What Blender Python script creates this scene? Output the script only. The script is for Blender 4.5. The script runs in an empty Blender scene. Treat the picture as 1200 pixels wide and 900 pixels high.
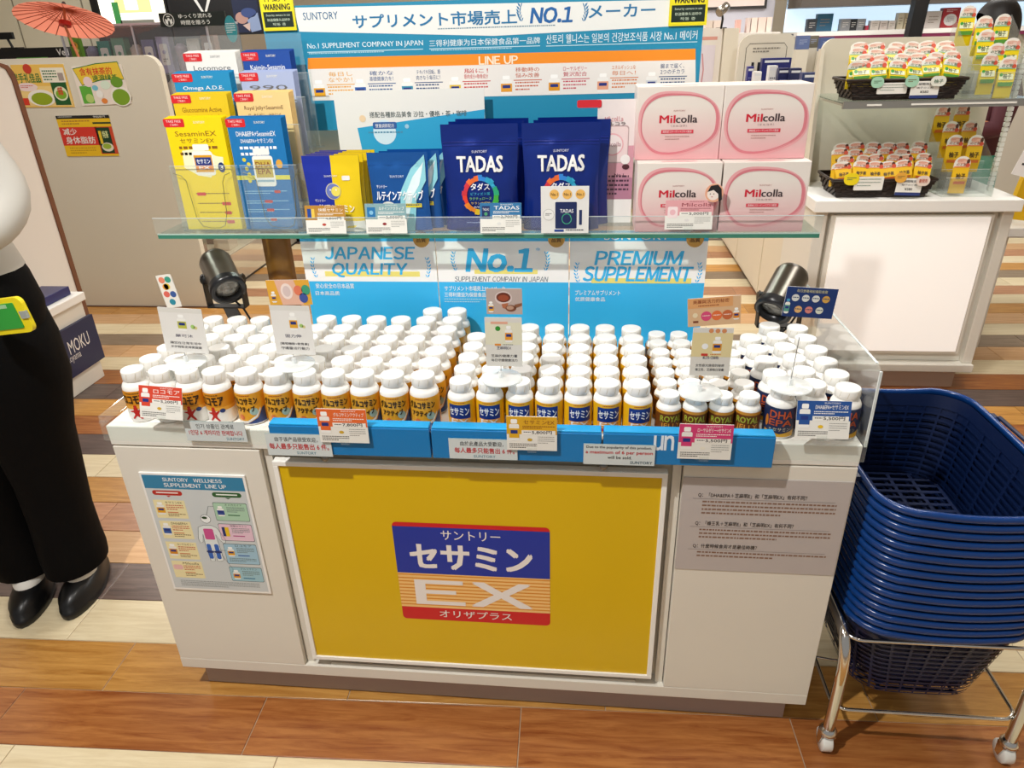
import bpy, math, random
from mathutils import Vector, Matrix, noise
random.seed(7)
sc = bpy.context.scene
COL = sc.collection
PI = math.pi
V = Vector
# ---------------------------------------------------------------- camera
CAM = V((0.91514, -1.10877, 1.38560)); FPX = 832.468
RX = V((0.99484, 0.09776, -0.02716)); UP = V((-0.01899, 0.44233, 0.89665)); FW = V((-0.09968, 0.89151, -0.44190))
cd = bpy.data.cameras.new('camera'); cd.sensor_width = 36; cd.lens = FPX / 1200 * 36; cd.clip_start = .02
cam = bpy.data.objects.new('camera', cd); COL.objects.link(cam); sc.camera = cam
m3 = Matrix((RX, UP, -FW)).transposed().to_4x4(); m3.translation = CAM; cam.matrix_world = m3
def at(u, v, x=None, y=None, z=None):
    """the point that pixel (u, v) of the 1200x900 frame shows on a plane x=, y= or z="""
    d = RX * ((u - 600) / FPX) - UP * ((v - 450) / FPX) + FW
    i, q = (0, x) if x is not None else (1, y) if y is not None else (2, z)
    return CAM + d * ((q - CAM[i]) / d[i])
# ---------------------------------------------------------------- world, lights, exposure
w = bpy.data.worlds.new('shop_air'); sc.world = w; w.use_nodes = True
w.node_tree.nodes['Background'].inputs[0].default_value = (1, .97, .93, 1)
w.node_tree.nodes['Background'].inputs[1].default_value = .32
vs = sc.view_settings
vs.view_transform = 'Standard'; vs.look = 'None'; vs.exposure = -0.08; vs.gamma = 1; vs.use_curve_mapping = False
def lamp(kind, loc, energy, size, aim=None, col=(1, .98, .945), spot=None, sy=None):
    l = bpy.data.lights.new('ceiling_or_fill_lamp', kind); l.energy = energy; l.color = col
    if kind == 'AREA':
        l.size = size
        if sy: l.shape = 'RECTANGLE'; l.size_y = sy
    else: l.shadow_soft_size = size
    if kind == 'SPOT': l.spot_size = spot; l.spot_blend = .6
    o = bpy.data.objects.new('ceiling_or_fill_lamp', l); COL.objects.link(o); o.location = loc
    if aim is not None: o.rotation_euler = (V(aim) - V(loc)).to_track_quat('-Z', 'Y').to_euler()
    return o
lamp('SPOT', (-.1, -1.05, 2.78), 235, .03, (.7, .1, .75), spot=1.2)
lamp('SPOT', (1.6, -1.2, 2.78), 10, .06, (.8, .1, .7), spot=1.1)
lamp('AREA', (.6, -1.9, 2.7), 3, .5, (.7, .4, .95))  # added front fill, no real fitting: brightens the boards under the shelf
lamp('AREA', (.7, .15, 2.8), 12, .35, (.7, .2, 0))
lamp('AREA', (-1.6, 1.2, 2.8), 32, .5, (-1.3, 1.6, 0))
lamp('AREA', (2.2, 1.0, 2.8), 34, .5, (2.2, 1.6, 0))
lamp('AREA', (.6, 3.0, 2.8), 45, .8, (.6, 3.0, 0))
lamp('AREA', (.6, 5.4, 2.8), 60, 1.2, (.6, 5.4, 0))
lamp('AREA', (3.2, 4.0, 2.8), 60, .8, (3, 4.4, 0))
lamp('AREA', (-2.6, 4.0, 2.8), 60, .8, (-2.6, 4.6, 0))
# ---------------------------------------------------------------- materials
def lin(h):
    c = [int(h[i:i + 2], 16) / 255 for i in (0, 2, 4)]
    return tuple(x / 12.92 if x < .04045 else ((x + .055) / 1.055) ** 2.4 for x in c) + (1,)
_m = {}
def M(h, rough=.5, metal=0., spec=.5, bump=0, bscale=60, var=0, coat=0, emit=0):
    k = (h, rough, metal, spec, bump, bscale, var, coat, emit)
    if k in _m: return _m[k]
    m = bpy.data.materials.new('paint_' + h); m.use_nodes = True; nt = m.node_tree; b = nt.nodes['Principled BSDF']
    b.inputs['Base Color'].default_value = lin(h); b.inputs['Roughness'].default_value = rough
    b.inputs['Metallic'].default_value = metal; b.inputs['Specular IOR Level'].default_value = spec
    if coat: b.inputs['Coat Weight'].default_value = coat; b.inputs['Coat Roughness'].default_value = .08
    if emit: b.inputs['Emission Color'].default_value = lin(h); b.inputs['Emission Strength'].default_value = emit
    if bump or var:
        tc = nt.nodes.new('ShaderNodeTexCoord'); n = nt.nodes.new('ShaderNodeTexNoise'); n.inputs['Scale'].default_value = bscale
        nt.links.new(tc.outputs['Object'], n.inputs['Vector'])
        if bump:
            bp = nt.nodes.new('ShaderNodeBump'); bp.inputs['Strength'].default_value = bump; bp.inputs['Distance'].default_value = .004
            nt.links.new(n.outputs['Fac'], bp.inputs['Height']); nt.links.new(bp.outputs['Normal'], b.inputs['Normal'])
        if var:
            mx = nt.nodes.new('ShaderNodeMixRGB'); mx.blend_type = 'MULTIPLY'; mx.inputs[1].default_value = lin(h)
            rp = nt.nodes.new('ShaderNodeMapRange'); rp.inputs['To Min'].default_value = 1 - var; rp.inputs['To Max'].default_value = 1
            cb = nt.nodes.new('ShaderNodeCombineColor')
            nt.links.new(n.outputs['Fac'], rp.inputs['Value'])
            for q in range(3): nt.links.new(rp.outputs[0], cb.inputs[q])
            mx.inputs[0].default_value = 1
            nt.links.new(cb.outputs[0], mx.inputs[2]); nt.links.new(mx.outputs[0], b.inputs['Base Color'])
    _m[k] = m; return m
def clear(name, tint=(.98, 1, .99), haze=.0, rough=.03, refl=1.0):
    k = ('clear', name)
    if k in _m: return _m[k]
    m = bpy.data.materials.new(name); m.use_nodes = True; nt = m.node_tree; nt.nodes.clear()
    o = nt.nodes.new('ShaderNodeOutputMaterial'); t = nt.nodes.new('ShaderNodeBsdfTransparent'); g = nt.nodes.new('ShaderNodeBsdfGlossy')
    t.inputs[0].default_value = tint + (1,); g.inputs['Roughness'].default_value = rough
    f = nt.nodes.new('ShaderNodeLayerWeight'); pw = nt.nodes.new('ShaderNodeMath'); pw.operation = 'POWER'; pw.inputs[1].default_value = 4
    nt.links.new(f.outputs['Facing'], pw.inputs[0])
    mm = nt.nodes.new('ShaderNodeMath'); mm.operation = 'MULTIPLY_ADD'; mm.inputs[1].default_value = .7 * refl; mm.inputs[2].default_value = .035 * refl
    nt.links.new(pw.outputs[0], mm.inputs[0])
    a = nt.nodes.new('ShaderNodeMixShader'); nt.links.new(mm.outputs[0], a.inputs[0]); nt.links.new(t.outputs[0], a.inputs[1]); nt.links.new(g.outputs[0], a.inputs[2])
    last = a
    if haze:
        d = nt.nodes.new('ShaderNodeBsdfDiffuse'); d.inputs[0].default_value = (.9, .92, .92, 1)
        a2 = nt.nodes.new('ShaderNodeMixShader'); a2.inputs[0].default_value = haze
        nt.links.new(a.outputs[0], a2.inputs[1]); nt.links.new(d.outputs[0], a2.inputs[2]); last = a2
    nt.links.new(last.outputs[0], o.inputs[0]); _m[k] = m; return m
ACR = clear('clear_acrylic', haze=.05); GLASS = clear('shelf_glass', (.93, 1, .97), haze=.03); HAZY = clear('milky_acrylic', haze=.45)
def wood_mat(name, h, h2):
    m = bpy.data.materials.new(name); m.use_nodes = True; nt = m.node_tree; b = nt.nodes['Principled BSDF']
    tc = nt.nodes.new('ShaderNodeTexCoord'); oi = nt.nodes.new('ShaderNodeObjectInfo')
    ad = nt.nodes.new('ShaderNodeVectorMath'); ad.operation = 'ADD'
    cx = nt.nodes.new('ShaderNodeCombineXYZ'); ml = nt.nodes.new('ShaderNodeMath'); ml.operation = 'MULTIPLY'; ml.inputs[1].default_value = 37
    nt.links.new(oi.outputs['Random'], ml.inputs[0]); nt.links.new(ml.outputs[0], cx.inputs[0]); nt.links.new(ml.outputs[0], cx.inputs[1])
    nt.links.new(tc.outputs['Object'], ad.inputs[0]); nt.links.new(cx.outputs[0], ad.inputs[1])
    mp = nt.nodes.new('ShaderNodeMapping'); mp.inputs['Scale'].default_value = (2.2, 26, 1); nt.links.new(ad.outputs[0], mp.inputs[0])
    n = nt.nodes.new('ShaderNodeTexNoise'); n.inputs['Scale'].default_value = 2.4; n.inputs['Detail'].default_value = 9; n.inputs['Roughness'].default_value = .68; n.inputs['Distortion'].default_value = .6
    nt.links.new(mp.outputs[0], n.inputs['Vector'])
    r = nt.nodes.new('ShaderNodeValToRGB'); r.color_ramp.elements[0].position = .32; r.color_ramp.elements[1].position = .62
    r.color_ramp.elements[0].color = lin(h2); r.color_ramp.elements[1].color = lin(h)
    nt.links.new(n.outputs['Fac'], r.inputs[0])
    hs = nt.nodes.new('ShaderNodeHueSaturation'); mr = nt.nodes.new('ShaderNodeMapRange'); mr.inputs['To Min'].default_value = .86; mr.inputs['To Max'].default_value = 1.1
    nt.links.new(oi.outputs['Random'], mr.inputs[0]); nt.links.new(mr.outputs[0], hs.inputs['Value']); nt.links.new(r.outputs[0], hs.inputs['Color'])
    nt.links.new(hs.outputs[0], b.inputs['Base Color']); b.inputs['Roughness'].default_value = .3
    bp = nt.nodes.new('ShaderNodeBump'); bp.inputs['Strength'].default_value = .12; bp.inputs['Distance'].default_value = .002
    nt.links.new(n.outputs['Fac'], bp.inputs['Height']); nt.links.new(bp.outputs['Normal'], b.inputs['Normal'])
    return m
WHITE = M('e0dbcf', .42, var=.03, bscale=3); WHITE2 = M('f2f0ea', .45); CREAM = M('dfd8c6', .5, var=.03, bscale=2)
CHROME = M('d8d6d2', .12, 1.); BLACK = M('0b0b0c', .5); CAPM = M('f4f3ee', .38, bump=.1, bscale=140, var=.03)
# ---------------------------------------------------------------- mesh builder
class MB:
    def __init__(s): s.v = []; s.f = []; s.fm = []; s.fs = []; s.mats = []; s.T = None
    def mi(s, m):
        if m not in s.mats: s.mats.append(m)
        return s.mats.index(m)
    def add(s, vs_, fs_, m, smooth=False):
        b = len(s.v); T = s.T
        s.v.extend([tuple(T @ V(p)) for p in vs_] if T is not None else [tuple(p) for p in vs_])
        k = s.mi(m)
        for f in fs_: s.f.append([b + i for i in f]); s.fm.append(k); s.fs.append(bool(smooth))
    def poly(s, pts, m): s.add(pts, [list(range(len(pts)))], m)
    def box(s, x0, y0, z0, x1, y1, z1, m):
        s.add([(x0, y0, z0), (x1, y0, z0), (x1, y1, z0), (x0, y1, z0), (x0, y0, z1), (x1, y0, z1), (x1, y1, z1), (x0, y1, z1)],
              [(0, 3, 2, 1), (4, 5, 6, 7), (0, 1, 5, 4), (1, 2, 6, 5), (2, 3, 7, 6), (3, 0, 4, 7)], m)
    def prism(s, pts, a, b, m, axis='y', smooth=False):
        """extrude 2D outline between a and b along axis; pts are (x,z) for y, (x,y) for z, (y,z) for x"""
        n = len(pts)
        g = {'y': lambda p, t: (p[0], t, p[1]), 'z': lambda p, t: (p[0], p[1], t), 'x': lambda p, t: (t, p[0], p[1])}[axis]
        vv = [g(p, a) for p in pts] + [g(p, b) for p in pts]
        s.add(vv, [list(range(n)), list(range(2 * n - 1, n - 1, -1))], m)
        s.add(vv, [(i, i + n, (i + 1) % n + n, (i + 1) % n) for i in range(n)], m, smooth)
    def lathe(s, prof, n, m, c=(0, 0, 0), R=None, smooth=True, caps=True):
        vv = []; R = R or Matrix.Identity(3); c = V(c)
        for r, z in prof:
            for i in range(n):
                a = 2 * PI * i / n; vv.append(c + R @ V((r * math.cos(a), r * math.sin(a), z)))
        ff = [(j * n + i, j * n + (i + 1) % n, (j + 1) * n + (i + 1) % n, (j + 1) * n + i) for j in range(len(prof) - 1) for i in range(n)]
        s.add(vv, ff, m, smooth)
        if caps: s.add(vv[:n], [list(range(n - 1, -1, -1))], m); s.add(vv[-n:], [list(range(n))], m)
    def tube(s, pts, r, m, n=8, closed=False):
        pts = [V(p) for p in pts]; N = len(pts); vv = []; up = None
        for i, p in enumerate(pts):
            a = pts[i - 1] if (i or closed) else p; b = pts[(i + 1) % N] if (i < N - 1 or closed) else p
            d = (b - a).normalized()
            if up is None: up = d.orthogonal().normalized()
            up = (up - d * up.dot(d)).normalized(); q = d.cross(up)
            rr = r[i] if isinstance(r, (list, tuple)) else r
            for k in range(n): vv.append(p + (up * math.cos(2 * PI * k / n) + q * math.sin(2 * PI * k / n)) * rr)
        L = N if closed else N - 1
        s.add(vv, [(j * n + i, j * n + (i + 1) % n, ((j + 1) % N) * n + (i + 1) % n, ((j + 1) % N) * n + i) for j in range(L) for i in range(n)], m, True)
        if not closed: s.add(vv[:n], [list(range(n - 1, -1, -1))], m); s.add(vv[-n:], [list(range(n))], m)
    def ball(s, c, r, m, n=12, sc_=(1, 1, 1)):
        pr = [(max(1e-4, math.sin(PI * j / (n // 2))) * r, -math.cos(PI * j / (n // 2)) * r) for j in range(n // 2 + 1)]
        s.lathe(pr, n, m, c, Matrix.Diagonal(V(sc_)), caps=False)
def rrect(x0, y0, x1, y1, r, n=4):
    o = []
    for cx, cy, a0 in ((x1 - r, y0 + r, -90), (x1 - r, y1 - r, 0), (x0 + r, y1 - r, 90), (x0 + r, y0 + r, 180)):
        for i in range(n + 1):
            a = math.radians(a0 + 90 * i / n); o.append((cx + r * math.cos(a), cy + r * math.sin(a)))
    return o
def tag(o, label=None, cat=None, group=None, kind=None):
    if label: o['label'] = label
    if cat: o['category'] = cat
    if group: o['group'] = group
    if kind: o['kind'] = kind
    return o
def obj(name, mb, parent=None, local=False, bevel=0, label=None):
    me = bpy.data.meshes.new(name)
    off = V((0, 0, 0))
    if parent is not None and not local:
        q = parent
        while q is not None: off += V(q.location); q = q.parent
    me.from_pydata([(x - off.x, y - off.y, z - off.z) for x, y, z in mb.v], [], mb.f)
    for m in mb.mats: me.materials.append(m)
    me.polygons.foreach_set('material_index', mb.fm); me.polygons.foreach_set('use_smooth', mb.fs); me.update()
    o = bpy.data.objects.new(name, me); COL.objects.link(o); o.parent = parent
    if bevel:
        b = o.modifiers.new('edge', 'BEVEL'); b.width = bevel; b.segments = 2; b.limit_method = 'ANGLE'; b.angle_limit = 1
    if label: o['label'] = label
    return o
def thing(name, label, cat, loc=(0, 0, 0), group=None, rz=0):
    o = bpy.data.objects.new(name, None); COL.objects.link(o); o.location = loc; o.rotation_euler = (0, 0, rz); o.empty_display_size = .02
    return tag(o, label, cat, group)
def dup(root, loc=None, rz=None, label=None, group=None, rot=None):
    r = root.copy(); COL.objects.link(r)
    if loc is not None: r.location = loc
    if rz is not None: r.rotation_euler = (0, 0, rz)
    if rot is not None: r.rotation_euler = rot
    if label: r['label'] = label
    if group: r['group'] = group
    for ch in list(root.children):
        c = ch.copy(); COL.objects.link(c); c.parent = r
        for g in list(ch.children):
            d = g.copy(); COL.objects.link(d); d.parent = c
    return r
# ---------------------------------------------------------------- printing: flat print laid on a surface
_g = {}
def glyphs(s, bold=0., sans=False):
    k = (s, bold, sans)
    if k in _g: return _g[k]
    if sans and (len(s) > 1 or s == 'I'):
        vv, ff, x = [], [], 0
        for ch in s:
            if ch == ' ': x += .3; continue
            if ch == 'I': n = len(vv); vv += [(x + .01, 0), (x + .1, 0), (x + .1, .733), (x + .01, .733)]; ff += [[n, n + 1, n + 2, n + 3]]; x += .195; continue
            if 33 <= ord(ch) < 127: ch = chr(ord(ch) + 0xFEE0)
            a, b = glyphs(ch, bold)
            if not a: continue
            x0 = min(p[0] for p in a); x1 = max(p[0] for p in a); n = len(vv)
            vv += [(p[0] - x0 + x, p[1]) for p in a]; ff += [[i + n for i in f] for f in b]; x += x1 - x0 + .085
        _g[k] = (vv, ff); return _g[k]
    cu = bpy.data.curves.new('glyph', 'FONT'); cu.body = s; cu.size = 1; cu.offset = bold; cu.resolution_u = 2
    o = bpy.data.objects.new('glyph', cu); me = bpy.data.meshes.new_from_object(o)
    vv = [(p.co.x, p.co.y) for p in me.vertices]; ff = [list(p.vertices) for p in me.polygons]
    bpy.data.objects.remove(o); bpy.data.curves.remove(cu); bpy.data.meshes.remove(me)
    _g[k] = (vv, ff); return _g[k]
def clip(p, ax, v, sg):
    o = []
    for i in range(len(p)):
        a, b = p[i - 1], p[i]; da, db = (a[ax] - v) * sg, (b[ax] - v) * sg
        if (da < 0) != (db < 0):
            t = da / (da - db); o.append((a[0] + (b[0] - a[0]) * t, a[1] + (b[1] - a[1]) * t))
        if db >= 0: o.append(b)
    return o
class Sheet:
    """prints on the rectangle x0..x1 (across), z0..z1 (up); fractions run right and down; P maps (across, up, height) to 3D"""
    ST = .00012
    def __init__(s, mb, x0, z1, x1, z0, y=0, P=None, rough=.45, wrap=False):
        s.mb = mb; s.x0 = x0; s.z1 = z1; s.W = x1 - x0; s.H = z1 - z0; s.y = y; s.wrap = wrap; s.rough = rough
        s.P = P or (lambda a, b, h: (a, y - h, b))
    def pt(s, fx, fy, l): return s.P(s.x0 + fx * s.W, s.z1 - fy * s.H, .0002 + l * s.ST)
    def px(s, u0, v0, u1, v1):
        um, vm = (u0 + u1) / 2, (v0 + v1) / 2
        f = lambda u, v: at(u, v, y=s.y)
        return ((f(u0, vm).x - s.x0) / s.W, (s.z1 - f(um, v0).z) / s.H, (f(u1, vm).x - s.x0) / s.W, (s.z1 - f(um, v1).z) / s.H)
    def m(s, c): return c if not isinstance(c, str) else M(c, s.rough)
    def rect(s, x0, y0, x1, y1, c, l=1):
        n = max(1, math.ceil(abs(x1 - x0) * s.wrap[0])) if s.wrap else 1; k = max(1, math.ceil(abs(y1 - y0) * s.wrap[1])) if s.wrap else 1
        vv = [s.pt(x0 + (x1 - x0) * i / n, y1 + (y0 - y1) * j / k, l) for j in range(k + 1) for i in range(n + 1)]
        s.mb.add(vv, [(j * (n + 1) + i, j * (n + 1) + i + 1, (j + 1) * (n + 1) + i + 1, (j + 1) * (n + 1) + i) for j in range(k) for i in range(n)], s.m(c), s.wrap)
    def poly(s, pts, c, l=1):
        ps = [pts]
        if s.wrap:
            for ax in (0, 1):
                st = 1 / s.wrap[ax]; out = []
                if s.wrap[ax] < 2: continue
                for p in ps:
                    a, b = min(q[ax] for q in p), max(q[ax] for q in p); k = math.floor(a / st)
                    while k * st < b:
                        q = clip(clip(p, ax, k * st, 1), ax, (k + 1) * st, -1); k += 1
                        if len(q) > 2: out.append(q)
                ps = out
        for p in ps: s.mb.add([s.pt(x, y, l) for x, y in reversed(p)], [list(range(len(p)))], s.m(c))
    def rr(s, x0, y0, x1, y1, c, r=.01, l=1):
        a = rrect(x0 * s.W, y0 * s.H, x1 * s.W, y1 * s.H, min(r, abs(x1 - x0) * s.W * .49, abs(y1 - y0) * s.H * .49))
        s.poly([(x / s.W, y / s.H) for x, y in a], c, l)
    def ell(s, cx, cy, rx, ry=None, c='ffffff', l=1, n=20):
        if ry is None: ry = rx * s.W / s.H
        s.poly([(cx + rx * math.cos(2 * PI * i / n), cy + ry * math.sin(2 * PI * i / n)) for i in range(n)], c, l)
    def ring(s, pts, w, c, l=1, closed=True):
        """line of width w (metres) along pts"""
        q = [V((x * s.W, y * s.H)) for x, y in pts]; N = len(q); a = []; b = []
        for i in range(N):
            p0 = q[i - 1] if (i or closed) else q[i]; p1 = q[(i + 1) % N] if (i < N - 1 or closed) else q[i]
            d = (p1 - p0).normalized(); nn = V((-d.y, d.x)); ww = w[i] if isinstance(w, (list, tuple)) else w
            a.append(q[i] + nn * ww / 2); b.append(q[i] - nn * ww / 2)
        vv = [s.pt(p.x / s.W, p.y / s.H, l) for p in a + b]
        s.mb.add(vv, [(i, (i + 1) % N, N + (i + 1) % N, N + i) for i in range(N if closed else N - 1)], s.m(c))
    def text(s, t, x0, y0, x1, y1, c, l=3, bold=0., sans=False, it=0., keep=False):
        if bold:  # heavier strokes: the same print laid a hair to each side
            d = bold * .62 * abs(y1 - y0); e = d * s.H / s.W
            for i, (a, b) in enumerate(((-1, -1), (1, -1), (-1, 1), (1, 1)) if bold > .012 else ((-1, 0), (1, 0))): s.text(t, x0 + (a + 1) * e, y0 + (b + 1) * d * .8, x1 + (a - 1) * e, y1 + (b - 1) * d * .8, c, l + .22 * i, 0., sans, it, keep)
            return
        vv, ff = glyphs(t, bold, sans)
        if not vv: return
        xs = [p[0] for p in vv]; ys = [p[1] for p in vv]; a, b, e, f = min(xs), max(xs), min(ys), max(ys)
        sx = (x1 - x0) * s.W / max(b - a, 1e-6); sy = (y1 - y0) * s.H / max(f - e, 1e-6)
        if keep: sx = sy = min(sx, sy)
        ax = (x0 + x1) / 2 * s.W - (b - a) * sx / 2; ay = (y0 + y1) / 2 * s.H + (f - e) * sy / 2
        out = []
        for x, y in vv:
            yy = (y - e) * sy; xx = ax + (x - a) * sx + it * (yy - (f - e) * sy / 2)
            out.append(s.pt(xx / s.W, (ay - yy) / s.H, l))
        s.mb.add(out, ff, s.m(c))
    def fine(s, x0, y0, x1, y1, n, c, l=2, seed=1, fill=.45, last=.6):
        """rows of print too small to read"""
        rnd = random.Random(seed); ph = (y1 - y0) / n
        for i in range(n):
            x = x0; xe = x1 if i < n - 1 or n == 1 else x0 + (x1 - x0) * last
            while x < xe - .004:
                w_ = min(rnd.uniform(.5, 1.5) * min(ph * fill, .03) * s.H / s.W * 1.6, xe - x)
                s.rect(x, y0 + ph * i, x + w_, y0 + ph * (i + fill), c, l); x += w_ + min(ph * fill, .03) * s.H / s.W * .5
def mini_bottle(s, x0, y0, x1, y1, label='e9a21a', l=2, cap='f6f6f2'):
    w_, h = x1 - x0, y1 - y0
    s.rr(x0 + .18 * w_, y0, x1 - .18 * w_, y0 + .2 * h, cap, .002, l)
    s.rr(x0, y0 + .22 * h, x1, y1, 'ecebe6', .003, l)
    s.rect(x0, y0 + .42 * h, x1, y0 + .86 * h, label, l + 1)
    s.rect(x0 + .15 * w_, y0 + .5 * h, x1 - .15 * w_, y0 + .66 * h, '1b2f7a', l + 2)
# ================================================================= FLOOR
AN = 0.02914; ca, sa = math.cos(AN), math.sin(AN)
floor = MB(); floor.box(-6, -2.2, -.06, 6.5, 8.6, -.0025, M('b9a58c', .6))
fl = obj('floor', floor); tag(fl, kind='structure')
pm = MB(); pm.prism([(.0012, .0012), (.5988, .0012), (.5988, .1488), (.0012, .1488)], -.012, -.0006, M('caa46c'), 'z')
pm.poly([(.0022, .0022, 0), (.5978, .0022, 0), (.5978, .1478, 0), (.0022, .1478, 0)], M('caa46c'))
a4 = [(.0012, .0012), (.5988, .0012), (.5988, .1488), (.0012, .1488)]; b4 = [(.0022, .0022), (.5978, .0022), (.5978, .1478), (.0022, .1478)]
for i in range(4):
    j = (i + 1) % 4; pm.poly([a4[i] + (-.0006,), a4[j] + (-.0006,), b4[j] + (0,), b4[i] + (0,)], M('caa46c'))
PW = {'P': wood_mat('pale_oak', 'e8d9b6', 'd6c39c'), 'G': wood_mat('golden_oak', 'd09a50', 'a8702f'), 'R': wood_mat('red_brown_wood', 'b5763f', '86451d'),
      'D': wood_mat('dark_walnut', '715e55', '4d3f3a'), 'E': wood_mat('peach_oak', 'd8ae80', 'c09060'), 'T': wood_mat('tan_wood', 'bd8a66', '9d6a4a'), 'Y': wood_mat('grey_brown_wood', '93806c', '77644f')}
ROWS = {-4: 'G', -3: 'P', -2: 'R', -1: 'G', 0: 'P', 1: 'D', 2: 'E', 3: 'T', 4: 'G', 5: 'P', 6: 'D', 7: 'R', 8: 'G', 9: 'D', 10: 'R', 11: 'P', 12: 'E', 13: 'Y', 14: 'P', 15: 'E', 16: 'G', 17: 'P',
        18: 'T', 19: 'P', 20: 'Y', 21: 'G', 22: 'P', 23: 'T', 24: 'E', 25: 'P', 26: 'D'}
OFF = {-2: -.412, -1: -.22, 0: -.41, 1: -.407, 2: -.2, 3: -.62, 5: -.8, 4: -.4}
planks = []; far = MB()
for k in range(-14, 40):
    c = ROWS.get(k) or random.choice('PGTEDY'); o0 = OFF.get(k, random.choice((0, .2, .4)) + .07)
    for n in range(-10, 12):
        x = o0 + n * .6; y = .1459 + k * .15
        wx, wy = x * ca - y * sa, x * sa + y * ca
        if not (-4.5 < wx < 5): continue
        vis = False
        for dx in (0, .3, .6):
            for dy in (0, .15):
                p = V((wx + dx, wy + dy, 0)) - CAM; t = p.dot(FW)
                if t > .2 and abs(600 + FPX * p.dot(RX) / t - 600) < 640 and abs(FPX * p.dot(UP) / t) < 480: vis = True
        if vis and -5 < k < 24: planks.append((wx, wy, c))
        else:
            q = [(x + .001, y + .001), (x + .599, y + .001), (x + .599, y + .149), (x + .001, y + .149)]
            far.prism([(a * ca - b * sa, a * sa + b * ca) for a, b in q], -.012, 0, PW[c], 'z')
proto = None
for wx, wy, c in planks[:299]:
    if proto is None:
        proto = obj('plank', pm, fl, local=True); o = proto
    else: o = proto.copy(); COL.objects.link(o)
    o.location = (wx, wy, 0); o.rotation_euler = (0, 0, AN)
    o.material_slots[0].link = 'OBJECT'; o.material_slots[0].material = PW[c]
f2 = obj('plank_field', far, fl); f2['kind'] = 'stuff'
# ================================================================= ROOM
b = MB(); b.box(-6, -2.2, 2.9, 6.5, 8.6, 3.0, M('d9d5cc', .8)); tag(obj('ceiling', b), kind='structure')
b = MB(); b.box(-6, 8.5, -.01, 6.5, 8.6, 2.9, M('d8d0bd', .7)); tag(obj('wall_back', b), kind='structure')
b = MB(); b.box(-6, -2.2, -.01, -5.9, 8.5, 2.9, M('d8d0bd', .7)); tag(obj('wall_left', b), kind='structure')
b = MB(); b.box(6.4, -2.2, -.01, 6.5, 8.5, 2.9, M('d8d0bd', .7)); tag(obj('wall_right', b), kind='structure')
# ================================================================= DISPLAY COUNTER
TOP = .729
ctr = thing('display_counter', 'white shop counter with a yellow poster front, holding rows of supplement bottles', 'counter', (.7, .235, 0))
b = MB(); b.box(.027, .035, 0, 1.373, .45, .086, M('a99a92', .5)); obj('plinth', b, ctr, bevel=.002)
b = MB(); b.box(0, 0, .0847, 1.4, .47, .1142, WHITE); obj('bottom_board', b, ctr, bevel=.0015)
b = MB(); b.box(0, 0, .6865, 1.4, .47, TOP, WHITE2); obj('countertop', b, ctr, bevel=.002)
for x0, x1 in ((0, .3), (1.0985, 1.4)):
    b = MB(); b.box(x0 + .001, .0, .1145, x1, .46, .6835, WHITE); obj('front_panel', b, ctr, bevel=.0015)
b = MB(); b.box(.3, .03, .1145, 1.0985, .46, .6865, M('d9d3c4', .5)); obj('recess_back', b, ctr)
b = MB()
for q in ((.302, .012, .1142, .318, .03, .684), (1.082, .012, .1142, 1.0975, .03, .684)): b.box(*q, WHITE)
b.box(.36, .006, .1142, 1.04, .016, .122, M('b5b0a6', .4)); obj('recess_edge', b, ctr)
fr = MB(); fr.box(.323, .001, .139, 1.072, .014, .662, WHITE2)
for q in ((.323, -.004, .652, 1.072, .001, .662), (.323, -.004, .139, 1.072, .001, .149), (.323, -.004, .149, .333, .001, .652), (1.062, -.004, .149, 1.072, .001, .652)): fr.box(*q, WHITE2)
pf = obj('poster_frame', fr, ctr, bevel=.001)
for x in (.43, .955):
    b = MB(); b.lathe([(.0075, 0), (.0075, .003), (.0055, .006), (.001, .0072)], 14, M('8c8a86', .35, .6), (x, -.001, .673), Matrix.Rotation(PI / 2, 3, 'X')); obj('magnet_catch', b, ctr)
YE = M('dcb500', .38, var=.06, bscale=5, bump=.25)
b = MB(); s = Sheet(b, .333, .652, 1.062, .149, 0); s.rect(0, 0, 1, 1, YE, 0); obj('yellow_poster', b, pf)
b = MB(); s = Sheet(b, .5430, .5278, .8562, .2740, -.0004)
NAVY, RED, LG = '0a2f9c', 'cc1620', 'ece6e2'
s.rr(0, 0, 1, 1, RED, .009, 1); s.rect(0, .04, 1, .865, NAVY, 2)
s.rect(0, .505, 1, .865, 'f3c47c', 3)
for i in range(10): s.rect(0, .515 + i * .035, 1, .527 + i * .035, 'dd8f2c', 4)
s.text('サントリー', .31, .065, .69, .155, LG, 5, .012); s.text('セサミン', .095, .205, .89, .455, LG, 5, .06)
s.text('EX', .105, .57, .885, .83, LG, 6, .05, sans=True); s.text('オリザプラス', .255, .885, .745, .965, LG, 5, .012)
obj('logo', b, pf)
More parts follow.
